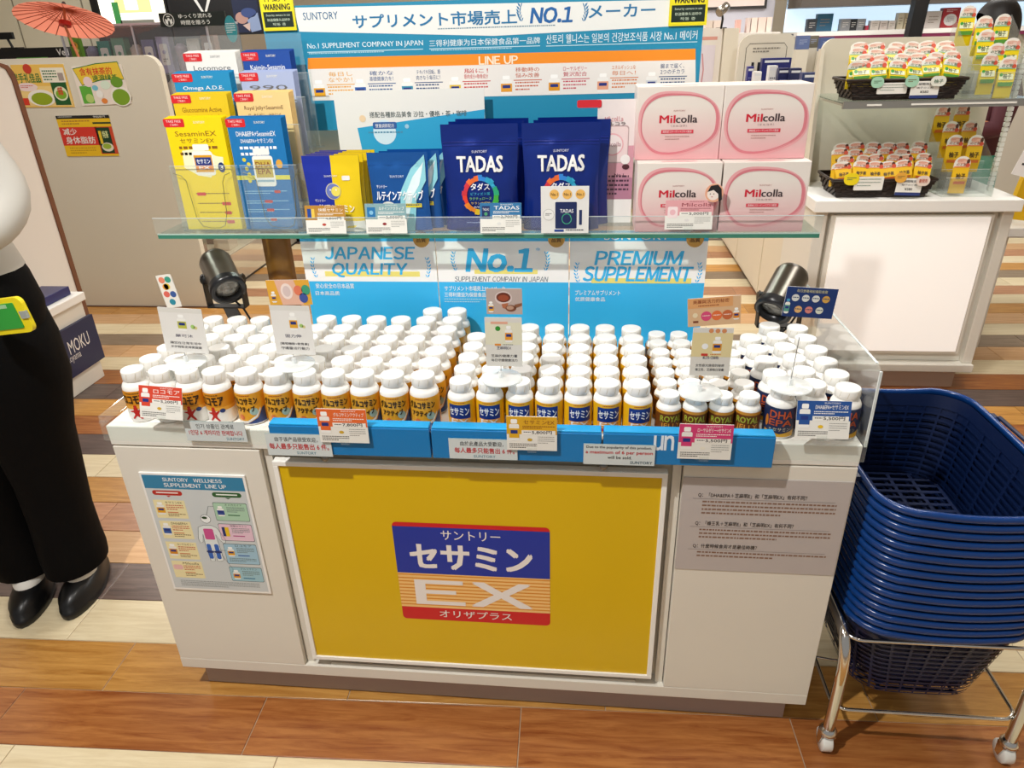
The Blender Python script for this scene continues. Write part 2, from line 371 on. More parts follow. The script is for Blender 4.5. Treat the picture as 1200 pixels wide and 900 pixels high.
# left leaflet in a clear frame
b = MB(); b.box(.041, -.004, .326, .261, .0, .627, M('efeeea', .2)); lf = obj('sign_holder', b, ctr, bevel=.001, label='clear sign holder with a body diagram of the supplement line up')
b = MB(); s = Sheet(b, .046, .622, .256, .332, -.004)
s.rect(0, 0, 1, 1, 'c9cfd0', 0); s.rect(0, 0, 1, .11, '2f7fa6', 1)
s.text('SUNTORY   WELLNESS', .2, .018, .79, .048, 'f2f2f0', 2, .02, sans=True); s.text('SUPPLEMENT  LINE UP', .2, .062, .82, .094, 'f2f2f0', 2, .02, sans=True)
s.rr(.06, .125, .36, .165, 'b52a22', .006); s.rect(.1, .138, .32, .148, 'f0e6e0', 2); s.poly([(.19, .168), (.24, .168), (.215, .18)], 'b52a22', 1)
s.rr(.66, .125, .95, .165, '24592c', .006); s.rect(.7, .138, .91, .148, 'e6efe6', 2); s.poly([(.78, .168), (.84, .168), (.81, .18)], '24592c', 1)
cy = '7a5a32'
for i, (y, lab, t) in enumerate(((.205, 'e0a21c', 'セサミンEX'), (.385, '2a5ca8', 'DHA&EPA+'), (.57, 'd08a20', 'ローヤルゼリー'), (.745, 'e3a7a7', 'Milcolla'))):
    s.rect(.04, y, .36, y + .155, 'eadfae', 1)
    if i < 3: mini_bottle(s, .06, y + .02, .14, y + .125, lab, 2)
    else: s.rr(.05, y + .035, .15, y + .08, 'e7b9b6', .004, 2)
    s.text(t, .16, y + .01, .33, y + .03, '4c4030', 2); s.fine(.16, y + .04, .34, y + .09, 3, 'c2543c', 2, i); s.rect(.16, y + .1, .27, y + .108, 'c97a4a', 2); s.fine(.16, y + .115, .34, y + .145, 2, cy, 2, i + 5)
for i, (y, h, c, e) in enumerate(((.21, .155, 'a9cdb2', '2c6b45'), (.39, .15, 'e3c3d3', 'b04a85'), (.565, .185, '9fc3d6', '2a5ca8'), (.775, .135, '9cc4d0', '1f6f96'))):
    s.rr(.64, y, .98, y + h, '4c5a5a', .003, 1); s.rr(.644, y + .004, .976, y + h - .004, c, .003, 2)
    if i == 1: s.rect(.67, y + .03, .7, y + .11, '1c2b6e', 3); s.rect(.7, y + .03, .74, y + .11, 'e6c028', 3)
    else: mini_bottle(s, .67, y + .03, .74, y + .115, ('2a4a90', '', 'e0a21c', 'd9931e')[i], 3)
    s.text(('オメガエイド', '快眠セサミン', 'ロコモア', 'グルコサミン')[i], .76, y + .008, .93, y + .026, '39403c', 3); s.fine(.77, y + .036, .95, y + .085, 4, '6a7a78', 3, i + 20); s.rect(.77, y + .1, .89, y + .109, e, 3)
    if h > .17: s.fine(.67, y + .13, .95, y + .17, 3, '6a7a78', 3, i + 30)
DK = '3a4a50'
circ = [(.53 + .05 * math.cos(a / 16 * 2 * PI), .355 + .036 * math.sin(a / 16 * 2 * PI)) for a in range(16)]
s.poly(circ, 'eef2f2', 1); s.ring(circ, .0009, DK, 2); s.ell(.52, .345, .028, .011, '1f3f24', 3)
bd = [(.49, .41), (.57, .41), (.62, .43), (.68, .53), (.67, .56), (.64, .56), (.59, .49), (.6, .6), (.61, .72), (.58, .73), (.54, .73), (.53, .62), (.515, .73), (.47, .73), (.455, .6), (.46, .49), (.44, .56), (.41, .57), (.4, .53), (.43, .43)]
s.poly(bd, 'dfe6e6', 1); s.ring(bd, .0009, DK, 2); s.rr(.475, .44, .575, .535, 'c9508e', .003, 3)
for x in (.49, .57): s.rr(x - .025, .575, x + .02, .71, '2a62b8', .004, 3); s.ell(x, .645, .04, .012, '14306e', 4)
s.ring([(.55, .32), (.59, .245), (.64, .245)], .0007, DK, 2, False); s.ring([(.6, .67), (.68, .8), (.66, .83)], .0007, DK, 2, False); s.ring([(.58, .63), (.66, .63)], .0007, DK, 2, False)
s.fine(.08, .925, .92, .985, 4, '8f9698', 2, 77)
obj('leaflet', b, lf)
# question sheet
b = MB(); b.box(1.0995, -.0015, .4415, 1.397, 0, .6545, M('b9b1ae', .4)); s = Sheet(b, 1.0995, .6545, 1.397, .4415, -.0015)
for y, t, x1, rows in ((.15, 'Q：「DHA&EPA＋芝麻明E」和「芝麻明EX」有何不同？', .75, 4), (.45, 'Q：「蜂王乳＋芝麻明E」和「芝麻明EX」有何不同？', .7, 3), (.7, 'Q：什麼時候食用才是最佳時機？', .5, 2)):
    s.text(t, .1, y, x1, y + .05, '2c2624', 2, .012); s.rect(.07, y + .062, .92, y + .066, '8f8785', 1)
    s.fine(.13, y + .085, .93, y + .085 + rows * .04, rows, '8a6a58', 2, int(y * 100), .4)
obj('question_sheet', b, ctr, label='grey question and answer sheet on the counter front')
# clear guard around the counter top
g = thing('acrylic_guard', 'clear acrylic guard with tall end pane around the counter top edge', 'guard', (.7, 0, TOP))
b = MB(); b.box(-.006, -.006, .700, 1.404, -.004, .742, ACR); obj('front_pane', b, g)
b = MB(); b.prism([(-.004, .729), (-.002, .872), (.02, .8785), (.46, .872), (.46, .729)], 1.4005, 1.4030, ACR, 'x')
b.prism([(-.004, .729), (-.002, .872), (-.0005, .872), (-.0022, .729)], 1.3995, 1.404, M('eef4f2', .2), 'x')
b.prism([(.02, .8785), (.46, .872), (.46, .8705), (.02, .877)], 1.3998, 1.4037, M('c9d2d0', .2), 'x'); obj('end_pane', b, g)
b = MB(); b.prism([(-.004, .7295), (-.004, .752), (.46, .752), (.46, .7295)], -.006, -.0035, ACR, 'x'); obj('end_lip', b, g)
# ================================================================= BOTTLES
def bottle(name, label, loc, r, h, band, draw):
    t = thing(name, label, 'bottle', loc)
    k = h / .104
    b = MB(); b.lathe([(r * .86, .0), (r * .97, .0025), (r, .007), (r, .066 * k), (r * .985, .072 * k), (r * .9, .0775 * k), (r * .76, .081 * k), (r * .72, .084 * k)], 26, M('f3f1ec', .3), loc); obj('body', b, t)
    b = MB(); rc = r * .80; pr = [(rc * .96, .0835 * k), (rc, .085 * k), (rc, .1015 * k), (rc * .965, .1035 * k), (rc * .9, h), (rc * .5, h - .0006)]
    b.lathe(pr, 26, CAPM, loc)
    for a in (-.9, -.25, .5, 1.1):
        x0, y0 = loc[0] + math.sin(a) * (rc + .0003), loc[1] - math.cos(a) * (rc + .0003)
        x1, y1 = loc[0] + math.sin(a + .12) * (rc + .0003), loc[1] - math.cos(a + .12) * (rc + .0003)
        b.add([(x0, y0, loc[2] + .088 * k), (x0 + .0006, y0, loc[2] + .088 * k), (x1 + .0006, y1, loc[2] + .1 * k), (x1, y1, loc[2] + .1 * k)], [(0, 1, 2, 3)], M('c9bb9c', .5))
    obj('cap', b, t)
    z0, z1 = band
    b = MB()
    P = lambda x, z, hh: (loc[0] + math.sin(x / r) * (r + .0004 + hh), loc[1] - math.cos(x / r) * (r + .0004 + hh), loc[2] + z)
    half = PI * r
    s = Sheet(b, -half, z1, half, z0, P=P, wrap=(40, 1), rough=.35); s.ST = .0002
    draw(s); obj('label_sleeve', b, t); return t
# front visible part of a wrap label runs about .33 .. .67 of its width
def d_runner(s):
    s.rect(0, 0, 1, .58, 'd98f1c', 0); s.rect(0, .58, 1, 1, 'f0eee8', 0); s.rect(0, .5, 1, .62, 'e7a83c', 1)
    s.text('ロコモア', .37, .14, .63, .44, '2b1c14', 3, .06); s.fine(.42, .06, .58, .13, 1, '5a3a18', 2)
    q = [(.48, .56), (.52, .56), (.525, .66), (.56, .6), (.57, .63), (.53, .76), (.53, .82), (.56, .97), (.54, .98), (.5, .85), (.46, .97), (.44, .96), (.48, .8), (.47, .73), (.43, .72), (.43, .69), (.475, .66)]
    s.poly(q, 'c0221e', 3); s.ell(.5, .52, .018, .045, 'c0221e', 3); s.ell(.6, .62, .03, .07, '2c3f78', 3)
def d_gluc(s):
    s.rect(0, 0, 1, 1, 'e2a32a', 0)
    s.poly([(.36, 1), (.5, .98), (.62, .82), (.68, .55), (.72, .5), (.72, 1)], '1d3c78', 1); s.poly([(.36, .92), (.5, .9), (.6, .74), (.66, .5), (.66, .58), (.61, .8), (.5, .97), (.36, .99)], 'e8e6df', 2)
    s.ell(.585, .6, .045, .12, '9dbcb4', 2); s.ell(.44, .78, .035, .09, 'd4703a', 2)
    s.text('グルコサミン', .345, .12, .64, .36, '2e1c0e', 4, .05); s.text('アクティブ', .375, .41, .6, .6, '2e1c0e', 4, .05); s.fine(.42, .05, .57, .1, 1, 'a03020', 2)
def d_sesa(s):
    s.rect(0, 0, 1, 1, 'e9b216', 0); s.rect(.37, .12, .63, .62, '12307e', 1); s.text('セサミン', .385, .22, .615, .5, 'f0f0f0', 3, .03)
    s.rect(.37, .62, .63, .85, 'e8a24a', 1); s.text('EX', .4, .64, .6, .83, 'f4efe8', 3, .05, sans=True); s.rect(.37, .85, .63, .95, 'c52020', 1); s.fine(.43, .04, .57, .09, 1, 'b03020', 2)
def d_royal(s):
    s.rect(0, 0, 1, 1, '6b3a16', 0); s.rect(0, 0, 1, .12, 'c98a2a', 1); s.rect(0, .85, 1, 1, 'd08a2c', 1)
    s.text('ROYAL', .36, .2, .64, .46, 'a9b23a', 3, .04); s.text('JELLY', .37, .52, .63, .76, 'd99a3a', 3, .03)
def d_dha(s):
    s.rect(0, 0, 1, 1, '1b2c52', 0); s.text('DHA', .38, .1, .62, .36, 'c2552a', 3, .04); s.text('EPA', .38, .4, .62, .62, 'b8532a', 3, .04)
    s.text('+ セサミン', .39, .68, .61, .8, 'cfc9a8', 3); s.poly([(.33, .8), (.5, .9), (.67, .78), (.67, 1), (.33, 1)], 'd2a02c', 2)
    s.ell(.35, .5, .02, .2, 'c87a2c', 2)
ORD = ['first', 'second', 'third', 'fourth', 'fifth', 'sixth', 'seventh', 'eighth', 'ninth']
GR = 'supplement bottles in rows on the counter'
def block(name, desc, r, h, band, draw, spots):
    """spots: (x, y, column, row)"""
    first = None
    for x, y, c, q in spots:
        lab = '%s, %s from the left in the %s row from the front' % (desc, ORD[c], ORD[q])
        if first is None: first = bottle(name, lab, (x, y, TOP), r, h, band, draw); o = first
        else: o = dup(first, (x, y, TOP))
        o['label'] = lab; o['group'] = GR
        o.rotation_euler = (0, 0, random.uniform(-.16, .16) + (.12 if draw is d_gluc else 0))
rj = lambda a=.0012: random.uniform(-a, a)
sp = [(.0590 + .0545 * c + .006 * q + rj(), .04 + .0535 * q + rj(), c, q) for q in range(6) for c in range(4) if not (q == 5 and c == 3)]
block('supplement_bottle', 'runner-label bottle', .0262, .105, (.008, .068), d_runner, sp)
sp = [(.2835 + .0567 * c + .001 * q + rj(), .042 + .0555 * q + rj(), c, q) for q in range(7) for c in range(7) if (q < 6 or c > 4) and not (q == 5 and c < 1)]
block('supplement_bottle', 'gold-label glucosamine bottle', .027, .104, (.005, .068), d_gluc, sp)
sp = [(.6914 + .0538 * c + rj(), .04 + .0527 * q + rj(), c, q) for q in range(6) for c in range(7) if not (q == 5 and c < 2)]
block('supplement_bottle', 'navy-and-yellow sesame bottle', .0255, .095, (.005, .062), d_sesa, sp)
sp = [(1.0694 + .0463 * c + rj(), .04 + .0467 * q + rj(), c, q) for q in range(7) for c in range(4)]
block('supplement_bottle', 'small brown-label bottle', .0222, .076, (.004, .05), d_royal, sp)
sp = [(1.263 + .0545 * c - .003 * q + rj(), .041 + (.012 if c == 1 else 0) + .0555 * q + rj(), c, q) for q in range(6) for c in range(3) if not (q == 5 and c == 0)]
block('supplement_bottle', 'navy-label fish oil bottle', .026, .094, (.006, .062), d_dha, sp)
# ================================================================= BLUE BOXES AND SIGNS ON THE FRONT EDGE
BLU = M('0b77b8', .35, bump=.08, bscale=30)
for i, (x0, x1, h) in enumerate(((.345, .6435, .762), (.6465, .949, .762), (.952, 1.243, .763))):
    b = MB(); b.box(x0, -.032, .6985, x1, -.0065, h - .004, BLU); b.box(x0 + .001, -.0305, h - .004, x1 - .001, -.0075, h, M('1f9ad6', .3))  # paler top slab: light from above put into the blue
    if i == 2:
        s = Sheet(b, x0, h, x1, .6985, -.032); q = s.px(766, 510, 790, 528); s.text('un', q[0], q[1], q[2], q[3], 'dfeaf4', 2, .04, sans=True)
    o = obj('riser_strip', b, bevel=.0015)
    tag(o, ('blue fence strip along the counter edge before the glucosamine bottles', 'blue fence strip along the counter edge before the first sesame bottles', 'blue fence strip with white lettering along the counter edge before small bottles')[i], 'strip', 'blue strips')
def limit_sign(x0, z1, x1, z0, y, lines, label):
    t = thing('limit_sign', label, 'sign', ((x0 + x1) / 2, y, z0), 'purchase limit signs')
    b = MB(); b.box(x0, y - .0016, z0, x1, y, z1, HAZY); b.box(x0, y - .0016, z1, x1, y - .0006, z1 + .0008, M('9fb8b8', .2)); obj('plate', b, t)
    b = MB(); s = Sheet(b, x0, z1, x1, z0, y - .0016)
    s.rect(0, 0, 1, 1, 'ccd4d4', 0)
    for tx, a, q0, c, q1, col, bo in lines: s.text(tx, a, q0, c, q1, col, 2, bo)
    obj('lettering', b, t)
K, RD, TE = '2a2a2e', 'c01f28', '4a7f92'
limit_sign(.1665, .7485, .2865, .7065, -.0065, [('인기 상품인 관계로', .2, .1, .82, .34, K, .005), ('1인당 6 개까지만 판매합니다', .06, .42, .94, .68, RD, .015), ('SUNTORY', .66, .78, .95, .92, TE, .01)], 'clear sign with korean print on a purchase limit')
limit_sign(.337, .7425, .46, .697, -.0335, [('由于该产品很受欢迎，', .14, .12, .8, .34, K, .005), ('每人最多只能售出 6 件。', .04, .42, .96, .7, RD, .02), ('SUNTORY', .45, .79, .75, .92, TE, .01)], 'clear purchase limit sign at the end of the blue strip before glucosamine bottles')
limit_sign(.678, .7425, .801, .7015, -.0335, [('由於此產品大受歡迎，', .17, .1, .8, .34, K, .005), ('每人最多只能售出 6 件。', .08, .42, .96, .7, RD, .02), ('SUNTORY', .36, .79, .68, .92, TE, .01)], 'clear purchase limit sign beside the yellow-headed price tag')
limit_sign(.918, .739, 1.042, .698, -.0335, [('Due to the popularity of this product,', .04, .06, .95, .22, K, .02), ('a maximum of 6 per person', .03, .29, .97, .5, RD, .03), ('will be sold.', .34, .55, .68, .7, K, .02), ('SUNTORY', .66, .79, .97, .93, '1d4a5a', .03)], 'clear sign with english print on a purchase limit')
def price_tag(c, w_, h, head, title, price, pic, label, tilt=0., lean=.25, z=None, pill='c9a22c', tcol='f4f0ea'):
    """c: middle of the lower edge; the card leans back by lean"""
    t = thing('price_tag', label, 'price tag', c, 'price tags')
    R = Matrix.Translation(V(c)) @ Matrix.Rotation(tilt, 4, 'Y') @ Matrix.Rotation(-lean, 4, 'X')
    b = MB(); b.T = R; b.box(-w_ / 2, -.0006, 0, w_ / 2, .0006, h, M('eeece6', .4)); obj('card', b, t)
    b = MB(); P = lambda x, zz, hh: R @ V((x, -.0006 - hh, zz))
    s = Sheet(b, -w_ / 2, h, w_ / 2, 0, P=P)
    s.rect(0, 0, 1, 1, 'e6e4dc', 0); s.rect(0, 0, 1, .52, head, 1); s.rect(.3, .4, .97, .52, 'edeae2', 2)
    s.text('SUNTORY', .5, .035, .8, .075, tcol, 2); s.text(title, .34, .1, .95, .22, tcol, 2, .01); s.fine(.32, .27, .95, .37, 2, tcol, 2, 3)
    s.text(price, .5, .405, .9, .51, K, 3, .03); s.fine(.34, .44, .48, .49, 1, K, 3, 5)
    if pic == 'bottle': mini_bottle(s, .05, .08, .25, .72, head, 3)
    elif pic == 'pouch': s.rect(.06, .12, .16, .44, '1d3f8f', 3); s.rect(.16, .12, .24, .44, 'e3c04a', 3)
    elif pic == 'blue': s.rect(.05, .12, .25, .46, '1c6fa8', 3); s.ell(.15, .3, .05, None, '7fb8d8', 4)
    elif pic == 'navy': s.rect(.05, .1, .24, .5, '162a5e', 3); s.text('TADAS', .07, .17, .22, .25, 'e8e8ea', 4); s.ell(.145, .36, .04, None, '4b9c6a', 4)
    else: s.rr(.05, .22, .26, .6, 'f0dcdc', .003, 3); s.ell(.155, .41, .06, None, 'e7b6bc', 4)
    s.ell(.46, .68, .05, .045, pill, 3); s.fine(.62, .58, .95, .82, 4, '8b8984', 2, 9, .3); s.fine(.05, .8, .6, .96, 3, '5a5854', 2, 11)
    obj('tag_print', b, t)
    b = MB(); b.box(c[0] - .008, c[1] - .002, c[2] - .004, c[0] + .008, c[1] + .012, c[2] + .006, ACR); b.box(c[0] - .014, c[1] + .002, min(c[2], z if z is not None else c[2]) - .002, c[0] + .014, c[1] + .016, c[2] - .003, ACR); obj('tag_clip', b, t)
    return t
price_tag((.1345, -.020, .7595), .083, .062, 'd4442c', 'ロコモア', '5,200円', 'bottle', 'tilted red-headed price tag before the runner-label bottles', .06)
price_tag((.4885, -.0385, .7305), .091, .068, 'e0672c', 'グルコサミンアクティブ', '7,800円', 'bottle', 'orange-headed price tag on the blue strip before glucosamine bottles', lean=.02)
price_tag((.8275, -.0385, .7255), .088, .067, 'd9a620', 'セサミンEX', '5,800円', 'bottle', 'yellow-headed price tag on the blue strip before the sesame bottles', lean=.02, tcol='7a3a14')
price_tag((1.1245, -.0385, .7175), .09, .068, 'cf3a72', 'ローヤルゼリー+セサミンE', '5,500円', 'bottle', 'pink-headed price tag on the blue strip before small brown-label bottles', lean=.02, pill='e8e4d4')
price_tag((1.3195, -.022, .7545), .088, .066, '1f4f94', 'DHA&EPA+セサミンEX', '5,500円', 'bottle', 'navy-headed price tag before the fish oil bottles', pill='e0b81c')
# ================================================================= CARD STANDS ON THE BOTTLE CAPS
def plate(t, x, y, z, r=.0375):
    b = MB(); b.lathe([(r, 0), (r, .0018), (r * .99, .0022), (.004, .0024)], 36, HAZY, (x, y, z)); obj('disc_foot', b, t)
    b = MB(); b.lathe([(.0045, 0), (.0045, .011), (.003, .012)], 10, clear('peg_acrylic', haze=.5), (x, y, z + .002)); obj('peg', b, t)
def quad_card(t, name, y, u0, v0, u1, v1, bg, fn=None, tiltpx=0, rnd=.0015):
    """upright card at depth y whose picture corners span the given pixels; really a rectangle standing in the plane y"""
    um, vm = (u0 + u1) / 2, (v0 + v1) / 2
    x0, x1 = at(u0, vm, y=y).x, at(u1, vm, y=y).x; z1, z0 = at(um, v0, y=y).z, at(um, v1, y=y).z
    c = V(((x0 + x1) / 2, y, (z0 + z1) / 2)); R = Matrix.Translation(c) @ Matrix.Rotation(tiltpx, 4, 'Y'); w_, h = (x1 - x0), (z1 - z0)
    b = MB(); b.T = R; b.prism(rrect(-w_ / 2, -h / 2, w_ / 2, h / 2, rnd, 3), -.0005, .0005, M('e4e1da', .35)); o = obj(name, b, t)
    b = MB(); s = Sheet(b, -w_ / 2, h / 2, w_ / 2, -h / 2, P=lambda a, z, hh: R @ V((a, -.0005 - hh, z)))
    if bg: s.rect(0, 0, 1, 1, bg, 0)
    if fn: fn(s)
    obj('card_print', b, o); return o, (x0, z0, x1, z1)
def card_text(a, b_, c, pic):
    def fn(s):
        s.rect(0, 0, 1, .1, 'd9d7d0', 1); pic(s); s.text(a, .3, .58, .7, .65, '4a4a66', 2, .01)
        for i, t in enumerate(b_): s.text(t, .14, .75 + .09 * i, .86, .81 + .09 * i, '3a3a40', 2, .01)
    return fn
def pic_b(c, x=.42, r=(.66, .3), d='9ec46a'):
    def f(s): mini_bottle(s, x, .14, x + .2, .5, c, 2); s.ell(r[0] + .08, r[1] + .1, .05, None, d, 2); s.ell(r[0] + .14, r[1] + .12, .04, None, 'd8cf8a', 2)
    return f
def wire(t, pts): b = MB(); b.tube(pts, .0007, M('9a9c9c', .3, .8), 5); obj('wire', b, t)
ZC = .8345
def stand(x, y, z, label): 
    t = thing('card_stand', label, 'card stand', (x, y, z), 'card stands on the bottle caps'); plate(t, x, y, z); return t
t = stand(.1543, .0685, ZC, 'clear disc card stand on runner-label bottles, with a round-bubble topper')
quad_card(t, 'card', .069, 190, 361, 240, 413, 'e3e1dc', card_text('樂可沐', ('讓您在日常生活中', '步步輕鬆走得更健康'), 0, pic_b('b8b84a', .4)), .05)
def f(s):
    for x, y, c in ((.3, .15, 'e88a6c'), (.7, .15, '3f9c86'), (.5, .35, 'ecc43c'), (.3, .58, 'e06a5c'), (.72, .6, '3c5c9c'), (.5, .83, '2c8ca0'), (.4, .36, 'f0a23c')): s.ell(x, y, .2, None, c, 2, 14)
quad_card(t, 'topper', .069, 189, 322, 207, 360, 'f0ece2', f, -.12, .006); wire(t, [(.1543, .0695, ZC), (.152, .071, .9)])
t = stand(.3703, .0688, ZC, 'clear disc card stand on glucosamine bottles, with a knee joint picture')
quad_card(t, 'card', .069, 320, 358, 366, 415, 'e3e1dc', card_text('固力伸', ('[葡萄糖胺+軟骨素]', '守護靈活行動力'), 0, pic_b('dca02c', .45)), .02)
def f(s):
    s.rect(0, 0, 1, 1, 'e2a93a', 1); s.poly([(.2, 0), (.65, 0), (.8, 1), (.3, 1)], 'e3b49c', 2); s.ell(.45, .45, .14, .32, 'f0ddd4', 3); s.ell(.45, .45, .09, .22, 'd8c4c0', 4)
    mini_bottle(s, .06, .45, .18, .9, 'dca02c', 3); s.ell(.72, .42, .1, .2, 'e07a5a', 5); s.ell(.9, .4, .1, .2, '3f9c78', 5); s.ell(.82, .72, .1, .2, '40549c', 5)
quad_card(t, 'topper', .069, 314, 328, 364, 357, 'e2a93a', f, -.02); wire(t, [(.3703, .0705, ZC), (.368, .071, .93)])
t = stand(.767, .0431, .8258, 'clear disc card stand on the sesame bottles, with a wooden spoon picture')
def pb(s): s.rect(0, .1, 1, .55, 'dfddc4', 1); mini_bottle(s, .54, .16, .74, .5, 'e39a2c', 3); s.ell(.35, .22, .07, None, '2f8c2c', 3); s.rr(.16, .08, .62, .13, 'e0a890', .001, 2); s.rect(.25, .53, .42, .57, 'e08a2c', 2); s.fine(.47, .54, .75, .57, 1, '6a6a60', 2)
quad_card(t, 'card', .044, 569, 372, 612, 429, 'dcdad2', card_text('芝麻明EX', ('芝麻的健康力量', '每日守護健康活力'), 0, pb))
def f(s):
    s.rect(0, 0, 1, 1, 'b9a9a2', 1); s.ell(.48, .36, .24, .26, 'd8c8c4', 2); s.ell(.48, .34, .2, .19, '6a3020', 3); s.ell(.48, .36, .15, .12, '9a4a30', 4)
    s.poly([(.42, .6), (.62, .55), (.55, .8), (.45, .75)], 'b06a48', 3); s.ell(.68, .76, .15, .13, '7a4a34', 4); s.ell(.66, .74, .1, .08, 'b8927c', 5); s.poly([(.78, .62), (.99, .55), (.99, .66), (.8, .76)], '8a5a40', 4)
    mini_bottle(s, .05, .5, .2, .93, 'dca02c', 3)
quad_card(t, 'topper', .044, 570, 338, 612, 368, 'b9a9a2', f); wire(t, [(.767, .0445, .8258), (.767, .046, .93)])
t = stand(1.1206, .04, .8075, 'clear disc card stand on small brown-label bottles, with an orange tilted card')
def pr_(s): s.rect(0, .1, 1, .6, 'dfcf9c', 1); mini_bottle(s, .52, .18, .74, .52, 'd9931e', 3); s.ell(.33, .38, .08, None, 'f0f0f0', 2); s.rr(.25, .53, .42, .58, 'c83a30', .001, 3); [s.ell(.45 + .16 * i, .06, .06, None, 'd08a5a', 3) for i in range(3)]; s.fine(.48, .54, .75, .58, 1, 'd07a3a', 2)
quad_card(t, 'card', .041, 810, 384, 857, 440, 'dad6cc', card_text('蜂王乳+芝麻明E', ('女性容光煥發的秘密', '蜂王乳、芝麻每日保養'), 0, pr_))
def f(s):
    s.rect(0, 0, 1, 1, 'd9b48c', 1); s.poly([(0, 0), (.85, 0), (.85, .35), (0, .35)], 'dca26a', 2); s.text('美麗與活力的秘密', .1, .06, .78, .2, '8a3a1c', 3, .01); s.fine(.2, .26, .6, .33, 1, '8a3a1c', 3)
    for i, c in enumerate(('d64a78', 'e0703c', 'c4683c')): s.ell(.35 + .2 * i, .65, .1, None, c, 3); s.fine(.28 + .2 * i, .62, .42 + .2 * i, .68, 1, 'f0e0d8', 4)
    mini_bottle(s, .86, .42, .97, .85, 'dc8a2c', 4); s.ell(.14, .6, .05, None, 'e8d8b4', 3); s.rect(.1, .8, .2, .87, '7a3a20', 3)
quad_card(t, 'topper', .041, 806, 348, 868, 381, 'd9b48c', f, -.09); wire(t, [(1.1206, .0425, .8075), (1.121, .043, .93)])
t = stand(1.2718, .0358, .8245, 'clear disc card stand on the fish oil bottles, with a navy card on tall wire')
def f(s):
    s.text('每日營養補給攝取推薦', .2, .07, .8, .17, 'c8c49a', 2)
    for i in range(4): s.ell(.2 + .2 * i, .36, .075, None, 'd9dcd8' if i < 3 else 'd0a24c', 2); s.fine(.14 + .2 * i, .33, .26 + .2 * i, .4, 1, '2c4a6c', 3)
    for i, c in enumerate(('e0b070', 'd8847c', 'd8dccc')): s.ell(.3 + .21 * i, .74, .075, None, c, 2); s.fine(.24 + .21 * i, .71, .36 + .21 * i, .78, 1, '40506c', 3)
    mini_bottle(s, .02, .4, .12, .9, '5aa08c', 3, '4aa0c8')
quad_card(t, 'topper', .037, 919, 337, 979, 372, '14336e', f, .06); wire(t, [(1.2718, .036, .8245), (1.2755, .0385, .915)])
# ================================================================= BOARDS BEHIND THE BOTTLES
def laurel(s, cx, y0, y1, dirn, c):
    A = .3 / s.W; B = .27 / s.H
    for i in range(6):
        f_ = i / 5; x = cx + A * dirn * .016 * math.sin(f_ * PI * .9); y = y1 + (y0 - y1) * f_
        for k in (-1, 1):
            dx = A * (k * .017 + dirn * .004); s.poly([(x, y), (x + dx * .6, y - .006 * B), (x + dx, y - .028 * B), (x + dx * .3, y - .02 * B)] if k > 0 else [(x + dx * .3, y - .02 * B), (x + dx, y - .028 * B), (x + dx * .6, y - .006 * B), (x, y)], c, 2)
BB = (.2705, .5820, .8795, 1.1765); CY = '35b8f2'
def board(i, label, draw):
    x0, x1 = BB[i] + .001, BB[i + 1] - .001; y = .42
    t = thing('slogan_board', label, 'sign board', ((x0 + x1) / 2, y, TOP), 'slogan boards behind the bottles')
    b = MB(); b.box(x0, y, TOP, x1, y + .006, 1.0, M('e9ebe8', .5)); obj('panel', b, t)
    b = MB(); s = Sheet(b, x0, 1.0, x1, TOP, y); top = (1.0 - .9775) / (1.0 - TOP); bot = (1.0 - .884) / (1.0 - TOP)
    s.rect(0, 0, 1, 1, M(CY, .4), 0); s.rect(0, top, 1, bot, 'fbf8f6', 1); draw(s); obj('slogan_print', b, t)
    u = (493, 652, 815)[i]; p = at(u, 279, y=y - .004)
    b = MB(); b.lathe([(.0185, 0), (.0185, .0015), (.0155, .003), (.0147, .0022)], 24, M('c99a4c', .4, .4), (p.x, y - .0003, .9825), Matrix.Rotation(PI / 2, 3, 'X'))
    s = Sheet(b, p.x - .018, 1.0, p.x + .018, .964, y - .0028); s.text('品質', .2, .38, .8, .68, '5a3a14', 2, .02); obj('medallion', b, t)
def dr(s):
    s.rect(*s.px(381, 318, 492, 324), 'f2e27a', 2)
    s.text('JAPANESE', *s.px(381, 289, 486, 304), CY, 4, .045, True, .17); s.text('QUALITY', *s.px(389, 308, 477, 325), CY, 4, .045, True, .17)
    a = s.px(365, 305, 373, 325); laurel(s, a[0] + .03, a[1], a[3], -1, CY); a = s.px(497, 305, 507, 325); laurel(s, a[0] + .02, a[1], a[3], 1, CY)
    s.text('安心安全の日本品質', *s.px(370, 332, 415, 338), 'eef4f6', 3, .015); s.text('日本高品质', *s.px(370, 341, 398, 346), 'eef4f6', 3, .015)
board(0, 'blue and white board behind bottles reading JAPANESE QUALITY', dr)
def dr(s):
    s.rect(*s.px(556, 316, 630, 321), 'f2e27a', 2); s.text('No.1', *s.px(547, 291, 626, 319), CY, 4, .07, True, .17); s.text('*', *s.px(628, 290, 633, 294), CY, 4)
    s.text('SUPPLEMENT COMPANY IN JAPAN', *s.px(533, 324, 642, 330), '2a4a66', 4, 0, True, .15)
    a = s.px(529, 298, 537, 317); laurel(s, a[0] + .03, a[1], a[3], -1, CY); a = s.px(636, 298, 644, 317); laurel(s, a[0] + .02, a[1], a[3], 1, CY)
    s.text('サプリメント市場売上No.1メーカー', *s.px(521, 335, 597, 341), 'eef4f6', 3, .015); s.text('三得利健益为保健食品第一品牌', *s.px(521, 342.5, 589, 348), 'eef4f6', 3, .015)
    s.fine(*s.px(521, 350, 590, 356), 2, 'b8dcec', 2, 5, .35)
board(1, 'blue and white board behind bottles reading No.1', dr)
